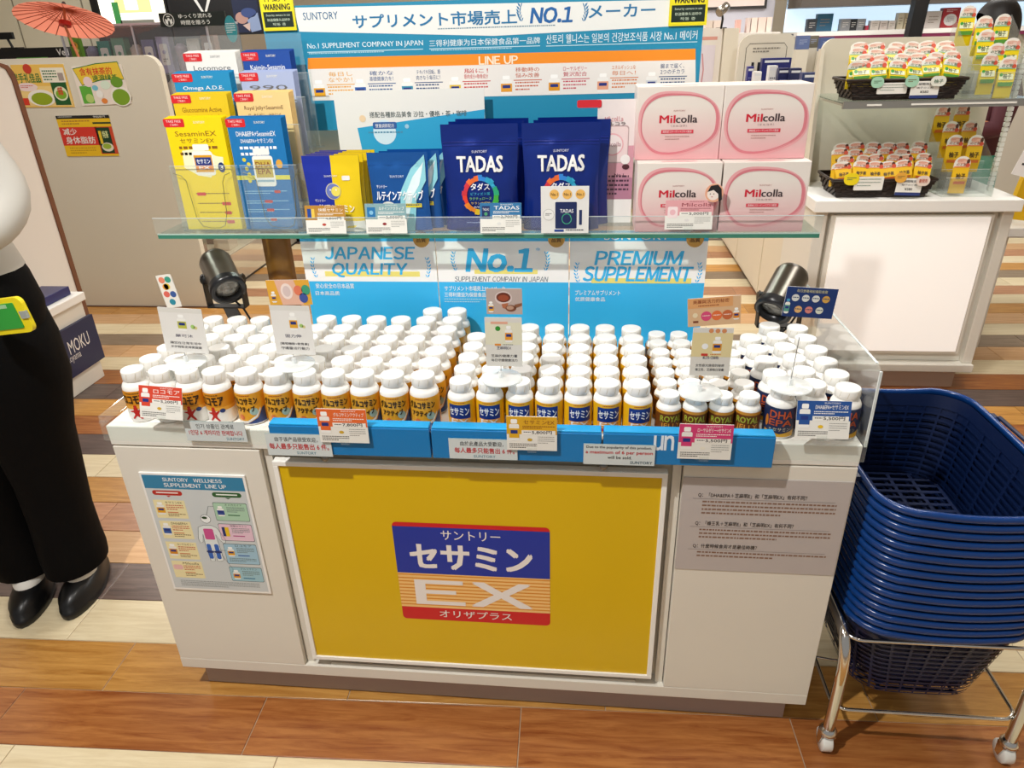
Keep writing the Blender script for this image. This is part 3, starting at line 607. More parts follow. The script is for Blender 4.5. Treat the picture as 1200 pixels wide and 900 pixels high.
def dr(s):
    s.rect(*s.px(693, 326, 810, 332), 'f2e27a', 2); s.text('PREMIUM', *s.px(698, 294, 800, 311), CY, 4, .045, True, .17); s.text('SUPPLEMENT', *s.px(684, 312, 811, 330), CY, 4, .045, True, .17)
    a = s.px(673, 311, 681, 331); laurel(s, a[0] + .03, a[1], a[3], -1, CY); a = s.px(814, 311, 822, 331); laurel(s, a[0] + .02, a[1], a[3], 1, CY)
    s.text('プレミアムサプリメント', *s.px(674, 340, 727, 346), 'eef4f6', 3, .015); s.text('优质健康食品', *s.px(674, 348, 709, 353), 'eef4f6', 3, .015)
    s.text('SUNTORY', *s.px(708, 274, 785, 281), 'eef4f6', 3, .02)
board(2, 'blue and white board behind bottles reading PREMIUM SUPPLEMENT', dr)
b = MB(); b.prism([(.17, .445), (.20, .435), (.225, .44), (.232, .46), (.2, .47), (.17, .465)], TOP, 1.0015, M('8a5a1c', .5, var=.3, bscale=8), 'z', True)
tag(obj('brown_roll', b), 'upright brown board standing behind the JAPANESE QUALITY board', 'board')
# ================================================================= GLASS SHELF
SY, SZ = .35, 1.0132
sh = thing('glass_shelf', 'clear glass shelf over the bottles, carrying pouches and pink boxes', 'shelf', (.68, .48, 1.003))
b = MB(); b.box(-.019, SY, 1.003, 1.379, .66, 1.0128, GLASS); obj('glass_plate', b, sh)
b = MB(); b.box(-.0195, SY - .0012, 1.0026, 1.3795, SY + .0006, 1.0134, M('3c7d68', .2)); b.box(-.0195, SY - .0014, 1.0108, 1.3795, SY, 1.0136, M('bcd6cc', .2)); obj('glass_edge', b, sh)
b = MB(); b.box(-.021, SY - .0045, 1.0135, 1.381, SY - .0025, 1.048, ACR); b.box(-.021, SY - .0048, 1.0475, 1.381, SY - .0022, 1.0487, M('c3cccb', .2)); obj('front_lip', b, sh)
for x in (.205, 1.15):
    b = MB(); b.lathe([(.009, TOP), (.009, 1.003)], 12, CHROME, (x, .50, 0)); obj('support_post', b, sh)
b = MB(); b.box(.2, .60, SZ, 1.16, .608, 1.2, M('d9d3c4', .6)); obj('back_panel', b, sh)
# header board
hb = thing('header_board', 'large blue and white header board with an orange LINE UP band', 'sign board', (.67, .56, 1.2))
b = MB(); b.box(.212, .55, 1.2, 1.146, .558, 1.452, M('1c8fb4', .45))
obj('panel', b, hb); b = MB(); s = Sheet(b, .212, 1.452, 1.146, 1.2, .55); TE2 = M('1b86aa', .45); s.rect(0, 0, 1, 1, TE2, 0)
a = s.px(345, 10, 822, 45); f0 = lambda u, v: s.px(u - 1, v - 1, u + 1, v + 1)[:2]
s.poly([f0(345, 10), f0(822, 0), f0(822, 30), f0(580, 43), f0(352, 38)], 'e4e6e2', 1)
hb_l = [('SUNTORY', (355, 14, 396, 23), 'c', '1c5f8c', .01), ('サプリメント市場売上', (413, 14, 606, 31), 'c', '1b6fa0', .035), ('NO.1', (622, 8, 672, 27), 'c', '1b5fa0', .06), ('メーカー', (690, 5, 768, 20), 'c', '1b6fa0', .035)]
for t_, r_, _, c_, bo in hb_l: s.text(t_, *s.px(*r_), c_, 3, bo, sans=(t_ == 'NO.1'), it=(.15 if t_ == 'NO.1' else 0))
for u, d in ((611, -1), (684, 1)): a = s.px(u - 4, 8, u + 4, 25); laurel(s, (a[0] + a[2]) / 2, a[1], a[3], d, '1b6fa0')
s.fine(*s.px(513, 31, 652, 34), 1, '6a8a9a', 2, 4)
for t_, r_ in (('No.1 SUPPLEMENT COMPANY IN JAPAN', (360, 49, 496, 57)), ('三得利健康为日本保健食品第一品牌', (503, 45, 633, 53)), ('산토리 웰니스는 일본의 건강보조식품 시장 No.1 메이커', (640, 38, 817, 49))):
    s.text(t_, *s.px(*r_), 'dcebf0', 3, .01); q = s.px(r_[0], r_[3] + 2, r_[2], r_[3] + 3); s.rect(*q, 'b8d8e4', 2)
s.fine(*s.px(362, 61, 450, 64), 1, '9cc8d8', 2, 8); s.fine(*s.px(505, 57, 600, 60), 1, '9cc8d8', 2, 9)
tl, tr = f0(362, 69), f0(816, 58); s.poly([tl, tr, f0(816, 71), f0(362, 82)], M('ee8c1e', .45), 2); s.poly([f0(362, 82), f0(816, 71), f0(816, 108), f0(368, 119)], 'e6e2dc', 2)
s.text('LINE UP', *s.px(561, 65.5, 607, 75.5), 'fbe6cc', 4, .05, True)
its = [(368, '毎日しなやか！', 'e0a030', 'e2a21c'), (416, '確かな 基礎健康力を！', '30568c', '2a5ca8'), (471, 'テキパキ回転、筋肉きなう毎日に！', '2c4a78', '3a8ca8'), (527, '脳に！ 筋肉成分×軟骨成分', 'c24040', 'd8b83c'), (587, '移動時の 悩み改善', 'c05a3a', 'e09a2c'), (643, 'ローヤルゼリー 贅沢配合', 'c04a5a', 'd9931e'), (700, 'エネルギッシュな 毎日へ！', 'd0783c', 'e0a080'), (757, '腸まで届く、2つのチカラ', '2c4a78', 'd0d4d8')]
for i, (u, t_, c, lb) in enumerate(its):
    dv = -(u - 368) * 11 / 454
    mini_bottle(s, *s.px(u, 94 + dv, u + 13, 116 + dv), lb, 3)
    p = t_.split(' ') if ' ' in t_ else [t_[:len(t_) // 2], t_[len(t_) // 2:]]
    for k, q in enumerate(p[:2]): s.text(q, *s.px(u + 17, 84 + dv + 6.6 * k, u + 45, 89.4 + dv + 6.6 * k), c, 3, .01)
    s.rect(*s.px(u + 15, 98.5 + dv, u + 48, 99.5 + dv), c, 3); s.fine(*s.px(u + 17, 101 + dv, u + 46, 113 + dv), 3, c, 3, i + 3, .4)
obj('header_print', b, hb)
def warning(u0, v0, u1, v1, label):
    y = .545; um, vm = (u0 + u1) / 2, (v0 + v1) / 2
    x0, x1 = at(u0, vm, y=y).x, at(u1, vm, y=y).x; z0 = at(um, v1, y=y).z; z1 = z0 + (x1 - x0) * 1.45
    t = thing('warning_sign', label, 'warning sign', ((x0 + x1) / 2, y, z0), 'warning signs on the header')
    b = MB(); b.box(x0, y, z0, x1, y + .0035, z1, M('e6d81c', .4)); obj('plate', b, t)
    b = MB(); s = Sheet(b, x0, z1, x1, z0, y); s.rect(.04, .03, .96, .97, 'e8dc1e', 0)
    s.rect(.06, .66, .94, .94, '14261c', 1); s.rr(.08, .05, .92, .3, '1a1a18', .004, 1); s.ell(.5, .17, .1, None, 'e8dc1e', 2)
    s.text('作動中', .12, .34, .88, .48, '1c1c18', 2, .01); s.text('WARNING', .1, .52, .9, .63, '1c1c18', 2, .05)
    s.text('Security camera in use', .14, .7, .86, .75, 'c8d8c0', 2); s.text('防盗摄像头运转中', .16, .78, .84, .83, 'c8d8c0', 2); s.text('작동 중', .3, .86, .7, .91, 'c8d8c0', 2)
    obj('warning_print', b, t)
warning(305, -18, 344, 36, 'yellow and black warning sign at the left end of the header')
warning(785, -25, 830, 30, 'yellow and black warning sign at the right end of the header')
# white slogan sheet behind the pouches
b = MB(); x0, x1 = .3585, .6915; b.box(x0, .52, SZ, x1, .5225, 1.284, M('e6e6e0', .4)); s = Sheet(b, x0, 1.284, x1, SZ, .52)
s.poly([f1 for f1 in (s.px(419, 150, 421, 152)[:2], s.px(568, 128, 570, 130)[:2], s.px(568, 200, 570, 202)[:2], s.px(430, 200, 432, 202)[:2])], '2aa0cc', 1)
s.ell(*s.px(451, 155, 452, 156)[:2], .078, None, 'cfe6ee', 2, 28); s.rr(*s.px(437, 143, 465, 151), '2c5c9c', .004, 3); s.text('雙重調節配方', *s.px(440, 145, 462, 149.5), 'f0f0f0', 5)
s.fine(*s.px(432, 154, 472, 158), 1, '4a8aa8', 4); s.text('搭配各種飲品美食 沙拉・優格・茶・咖啡', *s.px(433, 130, 547, 137), '4a5a5c', 3, .008); s.ell(*s.px(425, 139, 427, 141)[:2], .022, None, 'e9cfa8', 2); s.ell(*s.px(477, 148, 478, 149)[:2], .014, None, '9cc8dc', 4)
tag(obj('slogan_sheet', b), 'white sheet with blue circle behind the pouches on the glass shelf', 'sign')
# ================================================================= POUCHES, BOXES AND TAGS ON THE SHELF
def pouch(name, label, loc, w_, h, d, base, draw, group, seal=None):
    t = thing(name, label, 'pouch', loc, group)
    nx, nz = 14, 22; X, Y, Z = loc; rnd = random.Random(name + label[:3])
    def depth(a, z):
        e = max(0., 1 - abs(2 * a / w_) ** 3) ** .5; f = z / h
        if f > .86: return .0006
        prof = (1 - (f / .86) ** 2.2); return .0008 + d / 2 * e * prof + min(.005, d * .16) * e * (noise.noise(V((a * 34, z * 20, d * 50))) + .5 * noise.noise(V((a * 80, z * 30, d * 90)))) * (1 if f > .05 else 0)
    def side(sg):
        vv = []
        for j in range(nz + 1):
            for i in range(nx + 1):
                a = -w_ / 2 + w_ * i / nx; z = h * j / nz; q = depth(a, z)
                a2 = a * (1 - .045 * math.sin(PI * min(1, z / h / .86)))
                vv.append((X + a2, Y + sg * q, Z + z))
        return vv, [(j * (nx + 1) + i, j * (nx + 1) + i + 1, (j + 1) * (nx + 1) + i + 1, (j + 1) * (nx + 1) + i) if sg < 0 else ((j + 1) * (nx + 1) + i, (j + 1) * (nx + 1) + i + 1, j * (nx + 1) + i + 1, j * (nx + 1) + i) for j in range(nz) for i in range(nx)]
    b = MB()
    f_, g_ = side(-1), side(1); b.add(f_[0], f_[1], base, True); b.add(g_[0], g_[1], base, True)
    n = nx + 1; b.add([f_[0][i] for i in range(n)] + [g_[0][i] for i in range(n)], [(i, i + n, i + n + 1, i + 1) for i in range(nx)], base)
    b.box(X - w_ / 2 * .97, Y - .0016, Z + h * .842, X + w_ / 2 * .97, Y + .0016, Z + h * .852, base); obj('bag', b, t)
    b = MB()
    def P(a, z, hh): return (X + a * (1 - .045 * math.sin(PI * min(1, z / h / .86))), Y - depth(a, z) - hh * 3 - .0014, Z + z)
    s = Sheet(b, -w_ / 2, h, w_ / 2, 0, P=P, wrap=(14, 22), rough=.3); draw(s); obj('pouch_print', b, t); return t
def tadas(s):
    s.text('SUNTORY', .4, .235, .6, .258, 'd8dae6', 2, .01); s.text('TADAS', .19, .285, .81, .435, 'ecebe8', 2, .05)
    s.rect(.02, .155, .98, .162, '16257e', 1); s.rect(.02, .185, .98, .19, '16257e', 1)
    n = 26; cols = ['3fa63c', '9fc42c', 'ecc62c', 'ee8a1e', 'e0402c', 'c8303c', 'e0682c', '2c7cc8', '2c9cc0', '2ca878']
    for i in range(n):
        a0, a1 = 2 * PI * i / n, 2 * PI * (i + 1) / n; r0, r1 = .185, .25 + .012 * math.sin(i * 2.1)
        c = cols[int(i / n * len(cols))]; k = s.W / s.H
        s.poly([(.5 + r0 * math.cos(a0), .65 + r0 * k * math.sin(a0)), (.5 + r1 * math.cos(a0), .65 + r1 * k * math.sin(a0)), (.5 + r1 * math.cos(a1), .65 + r1 * k * math.sin(a1)), (.5 + r0 * math.cos(a1), .65 + r0 * k * math.sin(a1))], c, 2)
    s.text('タダス', .37, .535, .63, .6, 'f0f0f0', 3, .02); s.text('ビフィズス菌', .37, .62, .63, .647, '3fb8c8', 3); s.text('ラクチュロース', .35, .665, .65, .692, '8fd04c', 3); s.text('サラシア成分', .37, .71, .63, .735, 'e6c83c', 3); s.text('食物繊維', .4, .75, .6, .775, 'd8dae6', 3)
    s.fine(.3, .91, .7, .93, 1, '8f9cc0', 2, 4)
NB = M('10308e', .26, .55, bump=.7, bscale=13, coat=.5)
GP = 'pouches on the glass shelf'; first = None
for ci, x in enumerate((.696, .862)):
    for k in range(3):
        xx = x + (.0, .008, .014)[k] + .012 * ci * (k > 0); yy = .39 + .049 * k
        lab = 'tall dark blue pouch with colour ring, %s of the %s row on the glass shelf' % (('front', 'second', 'rear')[k], ('first', 'second')[ci])
        if first is None: first = pouch('supplement_pouch', lab, (xx, yy, SZ), .158, .212, .04, NB, tadas, GP)
        else: first2 = dup(first, (xx, yy, SZ + .0), label=lab, rot=(0, 0, random.uniform(-.03, .03)))
        if k and first: pass
# navy and yellow pouches
def kaimin(s):
    s.rect(.0, .0, .5, 1, '1c2f9c', 0); s.rect(.5, 0, 1, 1, 'e8c818', 0); s.rect(0, .86, 1, 1, 'e4e2da', 1)
    s.text('SUNTORY', .36, .25, .6, .275, 'e8e8ea', 3); s.ell(.5, .46, .14, None, 'd8cf9a', 2, 24); s.ell(.5, .46, .128, None, '6a78b8', 3, 24); s.ell(.45, .44, .015, None, 'f0f0f0', 4, 8); s.ell(.56, .44, .015, None, 'f0f0f0', 4, 8)
    s.ell(.55, .46, .085, None, 'e8d860', 4, 18); s.text('サントリー', .14, .56, .34, .6, 'f0f0f0', 5, .01); s.text('快眠セサミン', .2, .63, .86, .745, 'f4f2e8', 5, .03); s.rr(.68, .26, .82, .32, 'eceae2', .002, 3); s.fine(.25, .79, .75, .83, 1, 'e8e0b0', 3)
first = None
for k in range(5):
    lab = 'navy and yellow foil pouch, %s in its row from the shelf front' % ORD[k]
    loc = (.383 + .0035 * k, .378 + .018 * k, SZ)
    if first is None: first = pouch('sleep_pouch', lab, loc, .122, .157, .0125, M('c8b060', .25, .4, bump=.2, bscale=20), kaimin, 'navy and yellow pouches')
    else: dup(first, loc, label=lab)
def lutein(s):
    s.poly([(.5, 1), (.52, .5), (.72, .2), (.95, .03), (.97, .35), (.8, .6), (.72, 1)], '8fd0dc', 1); s.poly([(.6, .9), (.6, .55), (.75, .3), (.93, .12), (.86, .4), (.74, .55)], 'dceef0', 2)
    s.text('SUNTORY', .36, .28, .6, .31, 'd8e4f0', 3); s.text('サントリー', .12, .4, .3, .44, 'f4f6fa', 4, .02); s.text('ルテインアクティブ', .1, .47, .92, .6, 'f8fafc', 5, .03)
    s.rect(.4, .64, .88, .69, 'e6d23a', 3); s.fine(.43, .65, .86, .68, 1, '2c4c7c', 4); s.ell(.3, .66, .11, .05, 'e6e6e0', 2)
first = None
for k in range(3):
    lab = 'light blue lutein foil pouch, %s in its row from the shelf front' % ORD[k]; loc = ((.523, .544, .556)[k], (.385, .405, .428)[k], SZ)
    if first is None: first = pouch('lutein_pouch', lab, loc, .128, .16, .02, M('1c62b4', .25, .5, bump=.6, bscale=16, coat=.5), lutein, 'light blue pouches')
    else: dup(first, loc, label=lab)
# pink boxes
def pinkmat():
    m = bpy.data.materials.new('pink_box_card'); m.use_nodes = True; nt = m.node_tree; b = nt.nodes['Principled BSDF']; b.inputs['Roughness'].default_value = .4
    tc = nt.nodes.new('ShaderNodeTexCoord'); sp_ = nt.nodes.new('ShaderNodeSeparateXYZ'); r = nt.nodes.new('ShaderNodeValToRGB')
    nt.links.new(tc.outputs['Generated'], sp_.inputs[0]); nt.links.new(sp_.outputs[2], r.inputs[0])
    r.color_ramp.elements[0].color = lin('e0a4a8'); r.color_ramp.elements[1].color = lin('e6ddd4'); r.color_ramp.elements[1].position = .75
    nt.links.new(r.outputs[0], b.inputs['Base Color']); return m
PINK = pinkmat(); bw, bh, bd_ = .1645, .1365, .1
def milc(loc, lab):
    t = thing('pink_box', lab, 'box', loc, 'pink boxes on the glass shelf'); x, y, z = loc
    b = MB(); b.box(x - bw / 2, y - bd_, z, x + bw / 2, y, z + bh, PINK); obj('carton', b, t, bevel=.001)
    b = MB(); s = Sheet(b, x - bw / 2, z + bh, x + bw / 2, z, y - bd_)
    def shape(k):
        o = []
        for i in range(48):
            a = 2 * PI * i / 48; ca_, sa_ = math.cos(a), math.sin(a)
            rx = .455 * k * abs(ca_) ** .72 * (1 if ca_ > 0 else -1); ry = .41 * k * abs(sa_) ** .78 * (1 if sa_ > 0 else -1)
            if sa_ > 0: rx = rx * (1 - .22 * sa_ ** 2) - .1 * sa_ ** 3; ry *= 1 - .12 * max(0, ca_)
            else: ry *= 1 + .1 * sa_ * ca_
            o.append((.5 + rx + .005, .51 + ry))
        return o
    s.ring(shape(1.02), [.0062 + .003 * math.sin(i * .26) for i in range(48)], 'e3a3a6', 1); s.ring(shape(.975), [.0034 + .0018 * math.cos(i * .39) for i in range(48)], 'd67f88', 2)
    s.ring([(x_ + .006, y_ + .004) for x_, y_ in shape(1.0)], .0008, 'd4707c', 3)
    s.text('SUNTORY', .43, .315, .57, .335, 'b06a68', 3); [s.text('Mil', .275 + e_, .385, .455 + e_, .49, 'c81e34', 3) for e_ in (-.004, 0, .004)]; [s.text('colla', .466 + e_, .385, .715 + e_, .49, '3a2a2e', 3) for e_ in (-.003, 0, .003)]
    s.text('〈ミルコラ〉', .41, .515, .6, .545, '6a4a4a', 3); s.rect(.3, .585, .68, .635, 'd23a4c', 3); s.text('高吸収コラーゲンペプチド配合', .32, .593, .66, .625, 'f4e0e0', 4, .01)
    s.fine(.35, .67, .64, .74, 2, 'b88a84', 3, 6, .35)
    s2 = Sheet(b, x - .02, y - bd_ + .02, x + .02, y - bd_, P=lambda a, q, hh: (a, q, z + bh + hh)); s2.ell(.5, .0, .9, .35, 'e6a9ad', 1)
    obj('box_print', b, t); return t
f_ = milc((1.0965, SY + .008 + bd_, SZ), 'lower pink box with red and black lettering, behind the pink price tag')
dup(f_, (1.2642, SY + .008 + bd_, SZ), label='lower pink box with red and black lettering at the shelf end')
dup(f_, (1.092, SY + .045 + bd_, SZ + bh + .0006), label='upper pink box with red and black lettering, nearest the header')
dup(f_, (1.2575, SY + .042 + bd_, SZ + bh + .0006), label='upper pink box with red and black lettering at the shelf end')
# milcolla leaflet
b = MB(); x0, x1 = .934, 1.010; b.box(x0, .44, SZ, x1, .4412, 1.262, M('e4dad8', .4)); s = Sheet(b, x0, 1.262, x1, SZ, .44)
s.rect(0, .36, 1, .8, 'd09aa6', 1); s.rect(0, .62, 1, .8, 'b07a90', 2); s.rect(0, .8, 1, 1, 'e8e6e2', 2); s.rr(.05, .2, .85, .5, 'b8a0a0', .006, 3); s.rr(.07, .21, .83, .49, 'e6d2d0', .006, 4); s.ell(.42, .35, .3, .09, 'e2aab0', 5); s.ell(.42, .35, .27, .078, 'e8dcda', 6)
s.text('Milcolla', .2, .13, .68, .17, 'c86a78', 3, 0, True); s.text('ミルコラ', .15, .175, .75, .2, '5a4a4c', 3, .02); s.text('Milcolla', .2, .33, .65, .365, '9a5a68', 7)
s.ell(.78, .47, .13, None, 'efece8', 8); s.ell(.8, .53, .1, .022, '4a2028', 9); s.fine(.1, .6, .9, .78, 5, '4a2c40', 4, 8); s.text('No.1', .5, .585, .75, .605, '3a1c30', 5, .02)
s.rr(-.55, .0, .1, .06, 'd02430', .004, 9)
tag(obj('leaflet_card', b), 'tall pink and white leaflet with red corner flag beside the pink boxes', 'leaflet')
# shelf price tags
price_tag((.3665, SY - .008, 1.0155), .087, .058, 'b5822c', '快眠セサミン', '4,800円', 'pouch', 'gold-headed price tag under the navy and yellow pouches', lean=.15, pill='b53a2c')
price_tag((.4975, SY - .008, 1.0155), .088, .061, '7fa3a8', 'ルテインアクティブ', '2,000円', 'blue', 'grey-green price tag under the light blue pouches', lean=.15, pill='8a1c24')
price_tag((.7395, SY - .008, 1.0155), .086, .061, '2a6fa0', 'TADAS', '2,700円', 'navy', 'blue-headed price tag before the first dark blue pouch', lean=.15, pill='d8d8d4')
price_tag((1.1195, SY - .008, 1.022), .094, .058, 'dda0a4', 'Milcolla', '5,000円', 'pink', 'pink price tag with a drawn face before the pink boxes', lean=.1, pill='dcd8d4', tcol='8a2c3c')
q = at(837, 226, y=SY - .012); b = MB(); s = Sheet(b, q.x - .019, q.z + .019, q.x + .019, q.z - .019, SY - .0125)
b.lathe([(.0185, 0), (.0185, .0008)], 20, M('ecdcd0', .5), (q.x, SY - .0115, q.z), Matrix.Rotation(PI / 2, 3, 'X'))
s.ell(.5, .5, .47, None, 'e8a888', 1); s.ell(.46, .55, .32, None, 'f0e2d8', 2); s.poly([(.15, .45), (.3, .14), (.65, .08), (.85, .3), (.92, .85), (.75, .92), (.7, .55), (.45, .35)], '1c1a1c', 3); s.ell(.3, .55, .03, None, '1c1a1c', 4, 8); s.ell(.48, .55, .03, None, '1c1a1c', 4, 8); s.ell(.4, .7, .05, .02, 'c0404a', 4, 8)
tag(obj('face_badge', b), 'round badge with a drawn face and black ponytail on the pink tag', 'badge')
# small card with three coins
t = thing('product_card', 'white card with a small dark pouch picture before the second blue pouch', 'card', (.8635, SY - .008, SZ))
q0, q1 = at(634, 246, y=SY - .008), at(690, 246, y=SY - .008); z1 = at(662, 218, y=SY - .008).z
b = MB(); b.box(q0.x, SY - .009, 1.0155, q1.x, SY - .008, z1, M('e4e2de', .4)); obj('card', b, t)
b = MB(); s = Sheet(b, q0.x, z1, q1.x, 1.0155, SY - .009)
for i in range(3): s.ell(.28 + .27 * i, .17, .1, None, 'e8b45c', 2); s.text('No.1', .21 + .27 * i, .14, .35 + .27 * i, .2, '4a2a14', 3, .03)
s.rr(.3, .33, .75, .9, '142454', .002, 2); s.text('TADAS', .4, .48, .68, .56, 'e8e8ea', 3, .02); s.ring([(.54 + .1 * math.cos(a * .5), .69 + .11 * math.sin(a * .5)) for a in range(12)], .0016, '3fa67c', 3); s.rect(.8, .5, .86, .82, '1c2c5c', 2)
s.ell(.16, .6, .12, None, 'bdbab4', 2); s.ell(.16, .6, .11, None, 'e8e6e2', 3); s.fine(.09, .57, .23, .63, 2, '4a4a4c', 4); s.rect(.28, .92, .48, .97, '1c3c8c', 2); s.fine(.52, .92, .9, .97, 1, '2a2a3c', 2)
obj('card_print', b, t)
# ================================================================= LEAFLET RACK
rk = thing('leaflet_rack', 'clear tiered acrylic rack holding two rows of leaflets on the glass shelf', 'rack', (.13, .45, SZ))
TI = [(.378, 250), (.418, 0), (.458, 0), (.498, 0)]
def brochure(u0, v0, u1, y, z0, bg, title, sub, label, draw=None, red=True, n=6):
    vm = v0 + 20; x0, x1 = at(u0, vm, y=y).x, at(u1, vm, y=y).x; z1 = at((u0 + u1) / 2, v0, y=y).z
    t = thing('leaflet', label, 'leaflet', ((x0 + x1) / 2, y, z0), 'leaflets in the rack')
    b = MB()
    for i in range(n): b.box(x0 + .0012 * i, y + .0022 * i, z0, x1 + .0012 * i, y + .0022 * i + .0006, z1 + .0007 * i, M(bg, .4))
    obj('sheets', b, t)
    b = MB(); s = Sheet(b, x0, z1, x1, z0, y)
    s.rect(0, 0, 1, 1, bg, 0); H = s.H; k = .13 / H
    if red: s.rr(-.02, .01 * k, .34, .135 * k, 'd22028', .003, 4); s.text('TAKE FREE', .03, .03 * k, .29, .065 * k, 'f4d8d4', 5); s.text('ご自由に', .09, .08 * k, .24, .115 * k, 'f4d8d4', 5)
    dark = bg in ('f2d500', 'e2c31c', 'e9e6df', 'f0cf8c', 'a9b6d8')
    c = '8a5a14' if bg in ('f2d500', 'e2c31c') else '6a3a24' if bg == 'f0cf8c' else '6a6a6c' if dark else 'eef2f6'
    s.text('SUNTORY', .5, .05 * k, .7, .085 * k, 'f4f2e0' if not dark or bg != 'e9e6df' else '8a8a8c', 3); s.text(title, .14, .2 * k, .86, .275 * k, c, 3, .015 if not dark else 0); s.text(sub, .2, .31 * k, .8, .38 * k, c, 3, .01)
    s.fine(.16, .43 * k, .84, min(.97, .62 * k), 2, c, 2, 3)
    if draw: draw(s)
    obj('cover_print', b, t); return t
def dy(s):
    s.poly([(.2, .28), (.52, .26), (.78, .33), (.9, .34), (.88, .43), (.7, .46), (.62, .52), (.4, .5), (.18, .43)], 'f4efc8', 2)
    s.rr(.4, .225, .68, .28, 'f2f0ea', .003, 3); s.rr(.36, .285, .72, .5, 'f2f0ea', .006, 3); s.rect(.38, .32, .7, .47, 'e0a020', 4); s.rect(.4, .34, .68, .41, '14307e', 5); s.text('セサミン', .42, .355, .66, .395, 'f4f4f4', 6, .03); s.rect(.4, .41, .68, .45, 'e88a3c', 5); s.text('EX', .44, .415, .64, .447, 'f6efe6', 6, .05)
    s.ell(.84, .43, .06, .045, '14306e', 4); s.text('3', .81, .41, .87, .45, 'f4f4f4', 5, .03)
    for i, y in enumerate((.66, .75, .835, .92)): s.fine(.28, y, .88, y + .02, 1, '8a6a10', 2, i); s.rr((.3, .72, .74, .74)[i], y - .006, (.46, .88, .86, .88)[i], y + .024, 'd0342c', .002, 3)
def db(s):
    s.rect(0, .5, 1, .54, 'e6dc4c', 2); s.rr(.39, .26, .69, .32, 'f2f0ea', .003, 3); s.rr(.35, .325, .73, .6, 'f2f0ea', .006, 4); s.rect(.38, .36, .7, .52, 'c8b04c', 5); s.text('DHA', .4, .38, .68, .43, '8a4a1c', 6, .02); s.text('EPA', .42, .44, .66, .49, '8a4a1c', 6, .02); s.rect(.38, .54, .7, .56, '9cb8c8', 5)
    for x, y in ((.2, .36), (.27, .4), (.22, .44), (.25, .49), (.24, .55)): s.ell(x, y, .035, .018, 'e0d040', 3, 10)
    s.ell(.84, .4, .06, .04, 'e2a63c', 3)
    for i, y in enumerate((.64, .73, .81, .9)): s.fine(.1, y, .9, y + .04, 2, 'a8d8ec', 2, i + 9, .35); s.rr((.66, .45, .46, .5)[i], y - .004, (.78, .6, .6, .62)[i], y + .022, 'c84038', .002, 3)
QX = (at(196, 158, y=.375).x - .008, at(263, 158, y=.375).x + .018, at(268, 158, y=.375).x - .004 + .018, at(332, 158, y=.375).x + .02)
brochure(196, 138, 263, .375, SZ + .004, 'f2d500', 'SesaminEX', 'セサミンEX', 'bright yellow leaflet with bottle picture, lowest tier of the rack', dy)
brochure(268, 138, 332, .375, SZ + .004, '1474b4', 'DHA&EPA+SesaminEX', 'DHA&EPA+セサミンEX', 'blue leaflet with bottle picture, lowest tier of the rack', db)
brochure(205, 110, 269, .421, SZ + .06, 'e2c31c', 'Glucosamine Active', 'グルコサミンアクティブ', 'plain yellow leaflet in the second tier of the rack')
brochure(278, 108, 341, .421, SZ + .06, 'f0cf8c', 'Royal Jelly+SesaminE', 'ローヤルゼリー+セサミンE', 'cream leaflet in the second tier of the rack')
brochure(206, 85, 272, .46, SZ + .11, '1f8cc0', 'Omega A.D.E.', 'オメガエイド', 'turquoise leaflet in the third tier of the rack')
brochure(284, 84, 346, .46, SZ + .11, 'a9b6d8', '990', '993', 'lavender leaflet in the third tier of the rack')
brochure(219, 61, 279, .502, SZ + .16, 'e9e6df', 'Locomore', 'ロコモア', 'white leaflet in the top tier of the rack')
brochure(286, 60, 342, .502, SZ + .16, '1c4a9c', 'Kaimin-Sesamin', '快眠セサミン', 'navy leaflet in the top tier of the rack')
for i, (y, zb, h) in enumerate(((.3665, 0, .14), (.41, .055, .16), (.452, .105, .16), (.494, .155, .155))):
    xo = .004 * i
    for k, (x0, x1) in enumerate(((QX[0] + xo, QX[1] + xo), (QX[2] + xo, QX[3] + xo))):
        b = MB(); z0, z1 = SZ + .001 + zb, SZ + zb + h
        b.box(x0, y, z0, x1, y + .0015, z1, ACR); b.box(x0, y, z1, x1, y + .0016, z1 + .0008, M('b9c4c6', .2)); b.box(x0, y, z0, x1, y + .03, z0 + .0015, ACR)
        if i == 0: b.box(x0, y, z0, x0 + .0015, y + .034, z1, ACR); b.box(x1 - .0015, y, z0, x1, y + .034, z1, ACR)
        if i == 0:
            a = [(x0 + .03 * q_[0], y - .0004, z0 + q_[1]) for q_ in ((.2, h - .015), (.75, h - .02), (1.05, h - .03), (1.25, .03), (1.6, .012), (2.2, .008), (2.9, .008), (3.3, .014), (3.6, .04), (3.75, h - .035), (4.0, h - .02), (4.4, h - .015))]
            b.tube(a, .0007, M('7c7a50', .3), 4)
        obj('pocket', b, rk)
b = MB(); b.box(-.014, .53, SZ + .001, .30, .532, 1.40, ACR); obj('rack_back', b, rk)
